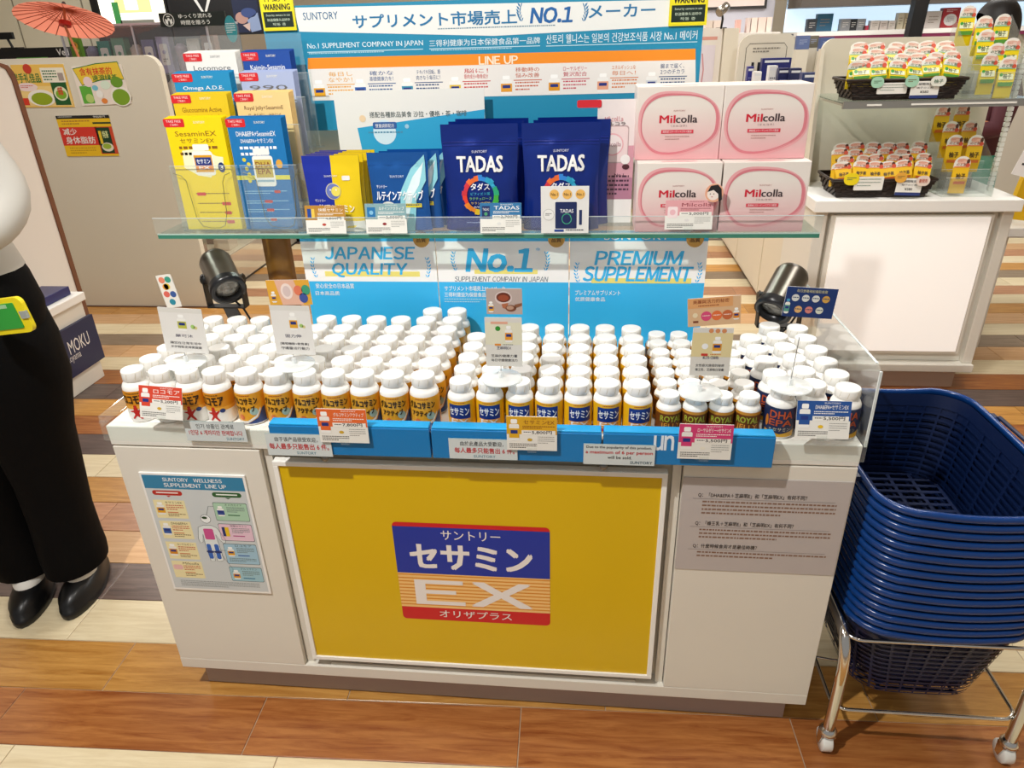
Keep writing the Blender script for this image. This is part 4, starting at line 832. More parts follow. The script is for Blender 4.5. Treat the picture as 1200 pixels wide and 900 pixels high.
# ================================================================= SPOT LAMPS
def spot_lamp(label, c, d, base, cord):
    """c: middle of the lens, d: the way it points, base: foot on the counter"""
    t = thing('spot_lamp', label, 'lamp', base, 'spot lamps at the counter ends'); d = V(d).normalized(); c = V(c)
    R = d.to_track_quat('Z', 'Y').to_matrix(); hm = M('514a41', .28, .55)
    K = .9
    b = MB(); b.lathe([(.02 * K, -.106), (.036 * K, -.102), (.0405 * K, -.092), (.0405 * K, -.004), (.043 * K, 0), (.0435 * K, .006), (.0345 * K, .006), (.033 * K, -.004)], 36, hm, c, R); obj('housing', b, t)
    b = MB(); b.lathe([(.0435 * K, -.012), (.0445 * K, .0), (.0445 * K, .009), (.033 * K, .009), (.031 * K, -.001)], 36, M('16161a', .3), c, R, caps=False); obj('bezel', b, t)
    b = MB()
    b.lathe([(.029, -.006), (.029, -.003), (.022, -.0005), (.012, .0012), (.001, .0016)], 28, M('a5a29c', .12, .45, bump=1, bscale=75, var=.5), c, R); obj('lens', b, t)
    k = c - d * .04 - V((0, 0, .04)); b = MB(); side = V((1, 0, 0))
    for sg in (-1, 1):
        b.prism([(k.y - .012, k.z - .03), (k.y + .012, k.z - .03), (k.y + .012, k.z + .045), (k.y - .012, k.z + .045)], k.x + sg * .043, k.x + sg * .046, BLACK, 'x')
    b.box(k.x - .046, k.y - .012, k.z - .033, k.x + .046, k.y + .012, k.z - .03, BLACK); b.lathe([(.012, -.05), (.012, .05)], 14, BLACK, k + V((0, 0, .034)), Matrix.Rotation(PI / 2, 3, 'Y')); obj('yoke', b, t)
    b = MB(); p0 = k - V((0, 0, .033)); p1 = V(base)
    b.add([(p0.x - .016, p0.y, p0.z), (p0.x + .016, p0.y, p0.z), (p1.x + .02, p1.y, p1.z), (p1.x - .02, p1.y, p1.z), (p0.x - .016, p0.y + .006, p0.z), (p0.x + .016, p0.y + .006, p0.z), (p1.x + .02, p1.y + .006, p1.z), (p1.x - .02, p1.y + .006, p1.z)], [(0, 3, 2, 1), (4, 5, 6, 7), (0, 1, 5, 4), (1, 2, 6, 5), (2, 3, 7, 6), (3, 0, 4, 7)], BLACK)
    b.lathe([(.035, 0), (.035, .005)], 20, BLACK, p1); obj('pole', b, t)
    b = MB(); b.tube([V(q) for q in cord], .0025, BLACK, 6); obj('cord', b, t)
c = at(267, 338, y=.37); spot_lamp('black spot lamp with glass lens behind the runner-label bottles', c, (.55, -.68, -.46), (.075, .452, TOP), [c + V((-.005, .03, -.04)), c + V((.012, .03, -.06)), c + V((.018, .04, -.09)), c + V((.012, .06, -.13)), (.08, .45, TOP + .004)])
c = at(907, 362, y=.37); spot_lamp('black spot lamp under the shelf behind the fish oil bottles', c, (-.45, -.62, -.55), (1.345, .452, TOP), [c + V((.05, .05, .0)), c + V((.065, .05, -.03)), c + V((.05, .05, -.06)), c + V((.03, .06, -.09))])
# ================================================================= BASKET TROLLEY
bx0, by0 = 1.618, .208
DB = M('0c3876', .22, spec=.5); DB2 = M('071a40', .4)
def plan(hw, hd, r, bulge, n=6):
    pts = rrect(-hw, -hd, hw, hd, r, n); o = []
    for i in range(len(pts)):
        a, c = pts[i], pts[(i + 1) % len(pts)]; L = math.dist(a, c); k = 10 if L > .08 else 1
        for j in range(k): o.append((a[0] + (c[0] - a[0]) * j / k, a[1] + (c[1] - a[1]) * j / k))
    return [(x + bulge * (1 if x > 0 else -1) * max(0, 1 - (y / hd) ** 2) * (abs(x) / hw) ** 3, y + bulge * (1 if y > 0 else -1) * max(0, 1 - (x / hw) ** 2) * (abs(y) / hd) ** 3) for x, y in o]
HB = .205
def lay(f): # f 0 top .. 1 bottom
    return plan(.163 - .036 * f, .235 - .036 * f, .062, .006)
def shopping_basket(z, label):
    t = thing('shopping_basket', label, 'basket', (bx0, by0, z), 'stacked blue shopping baskets')
    P3 = lambda p, zz: (bx0 + p[0], by0 + p[1], z + zz)
    L = lay(0); n = len(L); b = MB()
    prof = [(.0, -.0155), (.006, -.0155), (.0095, -.011), (.0105, -.003), (.007, 0), (.001, -.0005), (.0, -.005)]
    rings = []
    for i in range(n):
        a, c = L[i - 1], L[(i + 1) % n]; d = V((c[0] - a[0], c[1] - a[1])).normalized(); nn = V((d.y, -d.x)); p = V(L[i])
        sag = -.006 * max(0, 1 - (p.x / .1) ** 2) if p.y < -.2 or p.y > .2 else 0
        rings.append([P3((p + nn * q[0])[:], q[1] + sag) for q in prof])
    m_ = len(prof); b.add([q for r in rings for q in r], [(i * m_ + j, ((i + 1) % n) * m_ + j, ((i + 1) % n) * m_ + (j + 1) % m_, i * m_ + (j + 1) % m_) for i in range(n) for j in range(m_)], DB, True); obj('rim', b, t)
    b = MB()
    # side wall: solid band on top, then rows of slots between horizontal and upright bars
    def band(f0, f1, ins=0.):
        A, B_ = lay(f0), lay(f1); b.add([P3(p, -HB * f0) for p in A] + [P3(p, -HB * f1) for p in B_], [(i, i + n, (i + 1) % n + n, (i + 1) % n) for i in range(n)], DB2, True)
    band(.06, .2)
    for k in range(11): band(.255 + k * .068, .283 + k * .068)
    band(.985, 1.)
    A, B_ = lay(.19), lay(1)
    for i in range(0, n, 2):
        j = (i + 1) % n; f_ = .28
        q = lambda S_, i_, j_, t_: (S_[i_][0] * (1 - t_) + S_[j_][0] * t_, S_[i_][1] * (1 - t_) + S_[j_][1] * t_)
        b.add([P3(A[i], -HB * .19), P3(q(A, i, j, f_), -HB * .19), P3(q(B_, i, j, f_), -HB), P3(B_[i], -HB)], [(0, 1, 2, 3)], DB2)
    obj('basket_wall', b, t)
    b = MB(); hw, hd = .125, .197
    ext = lambda a, A_, B_, r=.058: B_ if abs(a) < A_ - r else B_ - r + math.sqrt(max(0, r * r - (abs(a) - (A_ - r)) ** 2))
    for k in range(17):
        y = (-hd + 2 * hd * k / 16) * .985; e_ = ext(y, hd, hw) - .003; b.add([P3((-e_, y - .0045), -HB), P3((e_, y - .0045), -HB), P3((e_, y + .0045), -HB), P3((-e_, y + .0045), -HB)], [(0, 1, 2, 3)], DB2)
    for k in range(6):
        x = (-hw + 2 * hw * k / 5) * .97; e_ = ext(x, hw, hd) - .003; b.add([P3((x - .004, -e_), -HB - .0005), P3((x + .004, -e_), -HB - .0005), P3((x + .004, e_), -HB - .0005), P3((x - .004, e_), -HB - .0005)], [(0, 1, 2, 3)], DB2)
    obj('basket_floor', b, t)
    return t
NBK = 16; zt = .622; first = shopping_basket(zt, 'topmost blue shopping basket of the tall stack, open interior in view')
for i in range(1, NBK):
    o = dup(first, (bx0 + random.uniform(-.0006, .0006), by0 + random.uniform(-.0006, .0006), zt - .0188 * i), label='blue shopping basket, %s from the top of the stack' % (ORD + ['tenth', 'eleventh', 'twelfth', 'thirteenth', 'fourteenth', 'fifteenth', 'sixteenth'])[i])
    if i == NBK - 1: o['label'] = 'bottom blue shopping basket of the stack, its slotted wall in view'
for sg in (1, -1):
    b = MB(); q = [(bx0 + sg * .182, by0 - .12, zt - .012), (bx0 + sg * .186, by0 - .11, zt - .002), (bx0 + sg * .187, by0, zt + .0), (bx0 + sg * .186, by0 + .11, zt - .002), (bx0 + sg * .182, by0 + .12, zt - .012)]
    b.tube(q, .0045, DB2, 8)
    for y in (-.12, .12): b.box(bx0 + sg * .18 - .007, by0 + y - .014, zt - .014, bx0 + sg * .18 + .007, by0 + y + .014, zt - .004, DB2)
    obj('handle', b, first)
tr = thing('basket_trolley', 'chrome wire trolley on white casters under the blue baskets', 'trolley', (bx0, by0, 0)); TX = (1.440, 1.798); TY = (-.036, .475)
def arc(p0, p1, p2, n=6): return [tuple((1 - t_) ** 2 * V(p0) + 2 * t_ * (1 - t_) * V(p1) + t_ ** 2 * V(p2)) for t_ in [i / n for i in range(n + 1)]]
for sx, x in ((-1, TX[0]), (1, TX[1])):
    zh = .310
    pts = [(x - .0 * sx, TY[0], .065), (x, TY[0], .2)] + arc((x, TY[0], .2), (x, TY[0], zh), (x, TY[0] + .06, zh)) + arc((x, TY[1] - .06, zh), (x, TY[1], zh), (x, TY[1], .2)) + [(x, TY[1], .065)]
    b = MB(); b.tube(pts, .0115, CHROME, 12); obj('side_tube', b, tr)
    for y in TY:
        b = MB(); b.lathe([(.0155, .048), (.018, .054), (.018, .06), (.0125, .066)], 18, CHROME, (x, y, 0)); obj('caster_collar', b, tr)
        cs = MB(); cs.lathe([(.006, -.011), (.0235, -.0105), (.0245, -.008), (.0245, .008), (.0235, .0105), (.006, .011)], 24, M('e3e2dc', .3), (x + .0, y + .004, .0245), Matrix.Rotation(PI / 2, 3, 'Y')); c_ = obj('caster_wheel', cs, tr)
        b = MB()
        for q in (-1, 1): b.prism([(y - .012, .05), (y + .012, .05), (y + .01, .018), (y - .002, .018)], x + q * .0125, x + q * .0145, CHROME, 'x')
        b.box(x - .0145, y - .012, .048, x + .0145, y + .012, .0505, CHROME); obj('caster_fork', b, c_)
for z, ins in ((.303, .035), (.122, .03)):
    b = MB(); x0, x1, y0, y1 = TX[0], TX[1], TY[0], TY[1]
    q = rrect(x0, y0 + (.012 if z > .2 else .0), x1, y1, .03, 5); b.tube([(a, c, z) for a, c in q], .004, CHROME, 8, True); obj('wire_ring', b, tr)
for y in (.1, .31):
    b = MB(); b.tube([(TX[0] + .004, y, .122), (TX[0] + .04, y, .116), (TX[1] - .04, y, .116), (TX[1] - .004, y, .122)], .003, CHROME, 6); obj('floor_wire', b, tr)
for sx, x in ((1, TX[0]), (-1, TX[1])):
    b = MB(); b.tube([(x, .15, .122), (x, .15, .303)], .003, CHROME, 6); obj('strut', b, tr)
# ================================================================= PARTITION PANEL WITH POSTERS
pp = thing('partition_panel', 'cream freestanding partition panel with three small posters', 'partition', (-1.65, 2.64, 0))
b = MB(); o = [(-2.35, .0), (-1.242, .0)] + [(-1.242 - .07 + .07 * math.cos(a), 1.34 - .07 + .07 * math.sin(a)) for a in [i * PI / 12 for i in range(7)]] + [(-2.35, 1.34)]
b.prism(o, 2.62, 2.66, CREAM); obj('panel', b, pp, bevel=.004)
b = MB(); b.box(-2.35, 2.612, 0, -1.25, 2.62, .006, M('6a4a38', .5)); obj('floor_strip', b, pp)
def poster(x0, z1, x1, z0, label, fn, rot=0.):
    t = thing('poster', label, 'poster', ((x0 + x1) / 2, 2.617, z0), 'posters on the cream partition'); c = V(((x0 + x1) / 2, 2.617, (z0 + z1) / 2)); w_, h = x1 - x0, z1 - z0
    R = Matrix.Translation(c) @ Matrix.Rotation(rot, 4, 'Y'); b = MB(); b.T = R; b.box(-w_ / 2, -.0006, -h / 2, w_ / 2, .0028, h / 2, M('ece8de', .4)); obj('sheet', b, t)
    b = MB(); s = Sheet(b, -w_ / 2, h / 2, w_ / 2, -h / 2, P=lambda a, z, hh: R @ V((a, -.0006 - hh * 3, z))); fn(s); obj('poster_print', b, t)
def f(s):
    s.rect(0, 0, 1, 1, 'eec25c', 0); s.rect(.02, .5, .98, .97, 'f3d488', 1); s.text('伴手礼佳品', -.02, .2, .5, .42, '2c7a3c', 3, .02); s.ell(.3, .1, .08, None, 'c8402c', 3); s.rect(.53, .08, .97, .42, 'f0ead8', 2); s.fine(.56, .14, .82, .4, 4, '2c6a3c', 3, 3); s.rect(.84, .2, .94, .38, 'a89890', 3)
    s.ell(.42, .78, .26, .2, 'f4efe4', 3); s.ell(.42, .8, .2, .15, '93a81e', 4); s.ell(.2, .52, .2, .1, 'f2dcd8', 3); s.fine(.08, .48, .32, .56, 2, 'd04a3c', 4, 4); s.rect(.66, .42, .95, .95, '1f5a2a', 3); s.ell(.81, .68, .13, .17, 'dfe6c0', 4); s.ell(.81, .7, .1, .11, '7fb02c', 5); s.text('抹茶', .76, .52, .86, .72, 'd04a2c', 6, .04); s.rect(0, .78, .16, .95, 'd83c24', 3)
poster(-2.045, 1.312, -1.752, 1.107, 'yellow poster with green lettering and tea bowl, nearest the wooden edge', f, .01)
def f(s):
    s.rect(0, 0, 1, 1, 'efe4d8', 0); s.poly([(.02, .06), (.5, -.04), (.93, -.06), (.98, .38), (.55, .36), (.12, .48)], 'ecc93c', 1); s.ring([(.02, .06), (.5, -.04), (.93, -.06), (.98, .38), (.55, .36), (.12, .48)], .004, '2c7a34', 2)
    s.text('含有抹茶的', .14, .05, .78, .24, 'd8402c', 3, .02); s.text('速溶绿茶', .36, .24, .86, .38, '2f7a34', 3, .02); s.ell(.25, .4, .09, None, 'f0d8d8', 3); s.rr(.05, .5, .28, .95, '62b03c', .004, 2); s.ell(.2, .82, .08, None, 'b8d478', 3)
    s.ell(.83, .8, .2, .26, 'f4f0e4', 2); s.ell(.83, .82, .17, .21, '7ea428', 3); s.ell(.82, .44, .12, .14, '6c9a2c', 4); s.ell(.58, .5, .1, .11, 'dcecd8', 3); s.ell(.42, .72, .07, .1, 'f4f2ec', 3); s.ell(.36, .56, .06, .07, '7cc4d8', 3); s.ell(.48, .9, .06, .07, 'e88a3c', 3)
poster(-1.712, 1.30, -1.438, 1.113, 'white and yellow poster with red lettering and green tea, nearest the panel end', f, -.02)
def f(s):
    s.rect(0, 0, 1, 1, 'eec220', 0); s.rect(0, 0, 1, .08, '1c1c1c', 1); s.text('伊右衛門', .7, .015, .92, .065, 'e8e8e0', 2); s.fine(.04, .02, .3, .06, 1, 'c8c8c0', 2); s.fine(.08, .12, .62, .25, 2, 'b8802c', 1, 5); s.rect(0, .28, .7, .73, 'd8382a', 1)
    s.text('减少', .06, .31, .32, .47, 'f4f0e8', 3, .02); s.text('身体脂肪', .07, .51, .63, .69, 'f4f0e8', 3, .02); s.rect(.68, .28, 1, .95, 'd04a2a', 1); s.rect(.7, .3, .94, .93, '163c22', 2); s.rect(.72, .38, .77, .7, 'e8c42c', 3); s.text('特茶', .79, .38, .9, .56, 'd8e0a0', 3, .03); s.ell(.83, .78, .11, .11, 'e8e4d0', 3); s.ell(.82, .76, .08, .07, '9cb83c', 4); s.fine(.1, .78, .6, .96, 3, 'c89a1c', 1, 8); s.rect(.66, .17, 1, .21, '1c3c24', 2)
poster(-1.877, 1.064, -1.578, .858, 'black, red and yellow poster hanging lower than the other two', f)
# ================================================================= WALL UNIT WITH WOODEN EDGE, NAVY-FRONTED STAND
un = thing('wall_unit', 'white display wall unit with a brown wooden edge and one shelf', 'display unit', (-1.6, 1.4, 0))
b = MB(); b.box(-1.54, .4, .0, -1.51, 1.925, 1.33, M('e6e0d8', .35)); obj('side_wall', b, un)
b = MB(); b.box(-1.545, 1.925, 0, -1.505, 1.952, 1.27, M('7a4a30', .4, var=.3, bscale=20)); b.prism([(1.952, 1.27), (1.945, 1.3), (1.925, 1.325), (1.88, 1.337), (.4, 1.337), (.4, 1.33), (1.87, 1.33), (1.91, 1.31), (1.925, 1.27)], -1.545, -1.505, M('7a4a30', .4, var=.3, bscale=20), 'x'); obj('wooden_edge', b, un)
b = MB(); b.box(-1.51, .4, .938, -1.42, 1.56, .95, WHITE2); b.box(-1.42, .4, .934, -1.415, 1.56, .952, M('222222', .4)); obj('shelf', b, un)
ms = thing('navy_front_stand', 'low white stand with a navy front lettered in white, before the wall unit', 'display stand', (-1.4, 1.2, 0))
b = MB(); b.box(-1.5, .45, .0, -1.315, 1.69, .375, WHITE); b.box(-1.5, .45, .375, -1.298, 1.70, .412, WHITE2); obj('body', b, ms, bevel=.004)
b = MB(); b.box(-1.315, .7, .09, -1.3, 1.708, .302, M('14204a', .4)); obj('navy_panel', b, ms)
b = MB(); s = Sheet(b, .7, .302, 1.708, .09, P=lambda a, z, hh: (-1.3 + hh, a, z))
def xq(u, v): p = at(u, v, x=-1.3); return (p.y - s.x0) / s.W, (s.z1 - p.z) / s.H
s.text('CAFÉ OHZU MOKU'[5:], .0, xq(86, 408)[1] - .12, xq(106, 400)[0], xq(86, 408)[1] + .12, 'eceae6', 2, .0) if False else None
a = xq(72, 414); c = xq(105, 398); s.text('U MOKU', a[0], a[1] - .14, c[0], a[1] + .14, 'eceae6', 2, .0); a = xq(70, 430); c = xq(96, 418); s.text('kyo Aoyama', a[0], a[1] - .1, c[0], a[1] + .1, 'dcdad8', 2)
obj('lettering', b, ms)
b = MB(); b.box(-1.46, 1.1, .4125, -1.33, 1.66, .45, M('1b2260', .3)); tag(obj('navy_gift_box', b, bevel=.003), 'flat dark blue gift box lying on the low white stand', 'box')
b = MB(); b.T = Matrix.Translation((-1.487, 1.5, .4125)) @ Matrix.Rotation(.08, 4, 'X'); b.box(0, -.16, 0, .012, .14, .17, M('c9b878', .6)); 
for i in range(3):
    for j in range(2): b.tube([(.013, -.1 + .09 * i + .03 * math.cos(k * .6), .05 + .07 * j + .025 * math.sin(k * .6)) for k in range(8)], .0012, M('5a4c28', .6), 4)
tag(obj('patterned_box', b), 'straw-coloured box with curly pattern standing behind the navy gift box', 'box')
# ================================================================= AISLE: SHOWCASES ON BOTH SIDES
lc = thing('island_counter', 'low pale counter with glossy side and clear top case behind the cream partition', 'counter', (-1.45, 3.3, 0))
b = MB(); b.box(-1.6, 2.9, 0, -1.29, 4.05, .2, M('d9cdb6', .5)); obj('body', b, lc, bevel=.004)
b = MB(); b.box(-1.29, 2.9, .012, -1.282, 4.05, .198, M('d2c8b6', .05, .5)); b.box(-1.29, 2.9, 0, -1.28, 4.05, .012, M('2a2420', .4)); obj('side_panel', b, lc)
b = MB(); b.box(-1.6, 2.9, .34, -1.286, 4.05, .345, ACR); b.box(-1.6, 2.9, .2, -1.29, 2.904, .34, ACR); b.box(-1.29, 2.9, .2, -1.286, 4.05, .34, ACR); obj('glass_top', b, lc)
for i in range(5):
    b = MB(); x, y = -1.56 + .13 * (i % 2), 2.96 + .15 * i
    b.box(x, y, .2005, x + .1, y + .12, .25 + .02 * (i % 3), M(('a98672', 'c9b6a0', '8c6f60', 'b89a88', 'd8cbb8')[i], .5)); tag(obj('sweets_box', b, bevel=.004), '%s brown sweets box in the clear case on the island counter' % ORD[i], 'box', 'sweets boxes')
rc = thing('aisle_cabinet', 'long cream cabinet with a glass top case along the aisle', 'cabinet', (2.0, 3.0, 0))
b = MB(); b.box(1.875, 2.12, .04, 2.5, 4.1, .72, CREAM); b.box(1.9, 2.16, 0, 2.5, 4.08, .04, M('5a4a40', .5)); obj('body', b, rc, bevel=.004)
for i in range(3):
    b = MB(); y = 2.14 + .65 * i; b.box(1.868, y, .06, 1.875, y + .63, .70, M('dcd2bd', .5)); obj('door_panel', b, rc, bevel=.002)
b = MB(); b.box(1.87, 2.12, .72, 2.5, 4.1, .73, WHITE2); b.box(1.873, 2.12, .73, 1.877, 4.1, .86, ACR); b.box(1.873, 2.12, .86, 2.5, 4.1, .866, ACR); obj('glass_case', b, rc)
for i in range(9):
    b = MB(); x, y = 1.975 + .13 * (i % 2), 2.25 + .19 * i; b.T = Matrix.Translation((x, y, .7305)) @ Matrix.Rotation(random.uniform(-.4, .4), 4, 'Z')
    b.box(-.05, -.07, 0, .05, .07, .03 + .015 * (i % 3), M(('e6e2da', '5a6496', 'cfd6e2', '7a84b4')[i % 4], .4)); tag(obj('boxed_gift', b, bevel=.003), '%s boxed gift along the glass case of the aisle cabinet' % ORD[i], 'box', 'boxed gifts in the glass case')
# ================================================================= LIGHT-BOX CABINET WITH SHELVES
dc = thing('lightbox_cabinet', 'white cabinet with a blank light box front and shelved display above', 'display cabinet', (2.17, 1.9, 0))
DZ = .79; FY = 1.70
b = MB(); b.box(1.86, FY + .04, .0, 2.46, 2.1, .085, M('c7a994', .5)); obj('plinth', b, dc)
b = MB(); b.box(1.79, FY, .085, 2.505, 2.12, .118, WHITE); b.box(1.79, FY + .02, .118, 1.835, 2.12, .745, WHITE); b.box(2.465, FY + .02, .118, 2.505, 2.12, .745, WHITE); b.box(1.835, FY + .045, .118, 2.465, 2.12, .745, WHITE); obj('carcass', b, dc, bevel=.003)
b = MB(); b.box(1.775, FY - .005, .745, 2.515, 2.12, DZ, WHITE2); obj('counter_slab', b, dc, bevel=.003)
b = MB(); b.box(1.85, FY + .022, .16, 2.44, FY + .042, .73, WHITE); obj('light_frame', b, dc)
b = MB(); b.box(1.868, FY + .014, .172, 2.425, FY + .022, .722, M('fffaf4', .4, emit=.3)); obj('light_panel', b, dc)
b = MB(); o = [(1.83, DZ)] + [(2.50, DZ), (2.50, 1.33)] + [(1.87 + .045 * math.cos(a), 1.29 + .045 * math.sin(a)) for a in [PI / 2 + i * PI / 12 for i in range(7)]]; b.prism(o, 2.085, 2.105, CREAM); obj('rear_panel', b, dc)
b = MB(); b.prism([(2.085, DZ), (2.085, 1.3), (2.05, 1.3), (1.98, DZ)], 1.812, 1.826, CREAM, 'x'); b.box(1.826, 2.07, DZ + .04, 1.832, 2.083, 1.27, BLACK); obj('end_cheek', b, dc)
b = MB(); b.box(1.82, 1.715, 1.128, 2.46, 2.08, 1.136, GLASS); obj('glass_shelf_board', b, dc)
b = MB(); b.box(1.82, 1.705, 1.112, 2.46, 1.72, 1.136, M('a9a7a0', .3, .7)); b.box(1.9, 1.7035, 1.121, 1.95, 1.705, 1.127, 'e' and M('f4f2ea', .4)); b.box(2.05, 1.7035, 1.121, 2.4, 1.705, 1.127, M('f4f2ea', .4)); obj('shelf_rail', b, dc)
b = MB(); b.box(1.826, 1.74, 1.12, 1.834, 2.08, 1.128, CHROME); obj('shelf_bracket', b, dc)
b = MB()
for i in range(30): b.box(2.462, 1.86, DZ + .002 + i * .018, 2.478, 1.876, DZ + .016 + i * .018, WHITE2)
b.box(2.465, 1.863, DZ, 2.475, 1.873, DZ + .54, WHITE); obj('slotted_post', b, dc)
def wicker(label, x0, x1, y0, y1, z, h):
    t = thing('wicker_tray', label, 'basket', ((x0 + x1) / 2, (y0 + y1) / 2, z), 'dark wicker trays'); WK = M('33241c', .45, var=.5, bscale=60); b = MB(); f_ = .025
    b.box(x0 + f_, y0 + f_ * .6, z, x1 - f_, y1 - f_ * .6, z + .004, WK); R_ = 7
    for r in range(R_):
        k = f_ * (1 - r / R_); zz = z + .004 + r * h / R_; a = [(x0 + k, y0 + k * .6), (x1 - k, y0 + k * .6), (x1 - k, y1 - k * .6), (x0 + k, y1 - k * .6)]
        for i in range(4):
            p, q = V(a[i]), V(a[(i + 1) % 4]); n = max(3, int((q - p).length / .02)); d = (q - p) / n; nn = V((d.y, -d.x)).normalized()
            for j in range(n):
                o_ = nn * (.0035 if (j + r) % 2 else -.0005); c0 = p + d * j + o_; c1 = p + d * (j + 1) + o_; bk = -nn * .006
                vv = [(c0.x, c0.y, zz), (c1.x, c1.y, zz), (c1.x, c1.y, zz + h / R_ * .9), (c0.x, c0.y, zz + h / R_ * .9)]; v2 = [(v_[0] + bk.x, v_[1] + bk.y, v_[2]) for v_ in vv]
                b.add(vv + v2, [(0, 1, 2, 3), (7, 6, 5, 4), (3, 2, 6, 7), (0, 4, 5, 1)], WK)
    obj('weave', b, t); b = MB(); b.tube([(x0, y0, z + h + .006), (x1, y0, z + h + .006), (x1, y1, z + h + .006), (x0, y1, z + h + .006)], .006, WK, 8, True); obj('rim', b, t)
wicker('dark wicker tray on the cabinet counter, full of orange-topped packs', 1.838, 2.21, 1.735, 1.93, DZ + .001, .06)
wicker('dark wicker tray on the upper glass shelf, full of green-topped packs', 1.838, 2.235, 1.735, 1.93, 1.1365, .06)
def pack(name, label, loc, w_, h, top, body, grp, tall=False):
    t = thing(name, label, 'packet', loc, grp); x, y, z = loc; R = Matrix.Translation(loc)
    b = MB(); b.T = R; hb = h * (.7 if not tall else .7)
    b.add([(-w_ / 2, 0, 0), (w_ / 2, 0, 0), (w_ * .46, -.009, hb * .5), (-w_ * .46, -.009, hb * .5), (w_ / 2, -.001, hb), (-w_ / 2, -.001, hb), (w_ * .46, .009, hb * .5), (-w_ * .46, .009, hb * .5)],
          [(0, 1, 2, 3), (3, 2, 4, 5), (1, 0, 7, 6), (6, 7, 5, 4), (1, 6, 4, 2), (0, 3, 5, 7)], M(body, .3)); obj('sachet', b, t)
    b = MB(); b.T = R; o = [(-w_ / 2, hb)] + [(w_ / 2, hb)] + [(w_ / 2 * math.cos(a), hb + (h - hb) * .35 + (h - hb) * .65 * math.sin(a)) for a in [i * PI / 10 for i in range(11)]]
    b.prism(o, -.0012, 0, M('f2eee4', .4)); obj('header_card', b, t)
    b = MB(); s = Sheet(b, -w_ / 2, h, w_ / 2, 0, P=lambda a, q, hh: R @ V((a, -.0014 - hh - (0 if q > hb else .009 * (1 - abs(q / hb * 2 - 1)) + .0005), q)))
    s.ell(.46, .13, .3, .07, 'eed2c2' if 'b' == top[0] or top[0] == '9' else 'eebda8', 1); s.rect(.04, .27, .96, .3, '8fc49c' if top[0] in 'b9' else 'e88a4c', 1); s.ell(.84, .14, .1, .07, '5a3424' if top[0] == 'e' else 'e8b0a0', 2); s.ell(.86, .24, .13, None, 'd8563c', 3); s.fine(.2, .09, .75, .16, 2, 'd87858', 3, 3); s.text('のど飴', .15, .18, .8, .26, '5a6a4c' if top in ('9fcfae', 'b4d6b8') else 'b0502c', 3, .02)
    if top in ('9fcfae', 'b4d6b8'): s.rect(.08, .42, .9, .56, 'e9ecc8', 1); s.text('柚子', .3, .4, .78, .54, '4a5a2c', 3, .03); s.ell(.2, .44, .1, None, '3f9c3c', 2); s.poly([(.06, .62), (.94, .62), (.9, .72), (.1, .72)], '5a9c3c', 2)
    else: s.text('柚子茶' if not tall else '柚子', .22, .45, .82, .6, '4a3414', 3, .04); s.rect(.15, .66, .85, .74, 'd8702c', 2)
    obj('pack_print', b, t); return t
def heap(proto, x0, x1, y, z, n, rows, grp, kind):
    for r in range(rows):
        for i in range(n):
            x = x0 + (x1 - x0) * (i + .5 * (r % 2) * .6 + .2) / n; loc = (x, y + .034 * r, z + .018 * r + .016 + random.uniform(-.003, .004)); rot = (-.25, random.uniform(-.16, .16), random.uniform(-.15, .15))
            dup(proto, loc, rot=rot, label='%s pack, %s along the %s row of its wicker tray' % (kind, ORD[i], ORD[r]), group=grp)
G1, G2 = 'green-topped packs in the upper tray', 'orange-topped packs in the lower tray'
p = pack('candy_pack', 'green-topped pack', (1.87, 1.752, 1.165), .062, .092, 'b4d6b8', 'e8cf1c', G1); heap(p, 1.872, 2.225, 1.755, 1.165, 6, 4, G1, 'green-topped'); p.location = (1.866, 1.772, 1.174); p['label'] = 'green-topped pack squeezed into the near corner of the upper tray'
p = pack('candy_pack', 'orange-topped pack', (1.87, 1.752, .818), .06, .09, 'e8a58c', 'e8b81c', G2); heap(p, 1.872, 2.2, 1.755, .818, 6, 4, G2, 'orange-topped'); p.location = (1.866, 1.772, .828); p['label'] = 'orange-topped pack squeezed into the near corner of the lower tray'
def tubes(kind, top, body, spots, grp, z0_):
    pr = None
    for i, (u, v, y) in enumerate(spots):
        q = at(u, v, y=y); h = .135; lab = '%s tube pack, %s from the aisle in the clear rack' % (kind, ORD[i % 9])
        if pr is None: pr = pack('tube_pack', lab, (q.x, y, q.z - h), .056, h, top, body, grp, True)
        else: dup(pr, (q.x, y, q.z - h), label=lab, rot=(random.uniform(-.08, .0), 0, random.uniform(-.1, .1)))
tubes('upper green-topped', '9fcfae', 'e8cf1c', [(1137, 6, 1.96), (1157, 18, 1.92), (1178, 16, 1.93), (1159, 34, 1.87), (1171, 50, 1.82), (1189, 44, 1.83), (1163, 62, 1.77), (1185, 66, 1.79)], 'tube packs in the upper rack', 1.136)
tubes('lower orange-topped', 'e8a58c', 'e8b81c', [(1107, 123, 1.96), (1131, 122, 1.97), (1117, 142, 1.9), (1139, 141, 1.91), (1122, 158, 1.84), (1146, 158, 1.85), (1130, 183, 1.76)], 'tube packs in the lower rack', DZ)
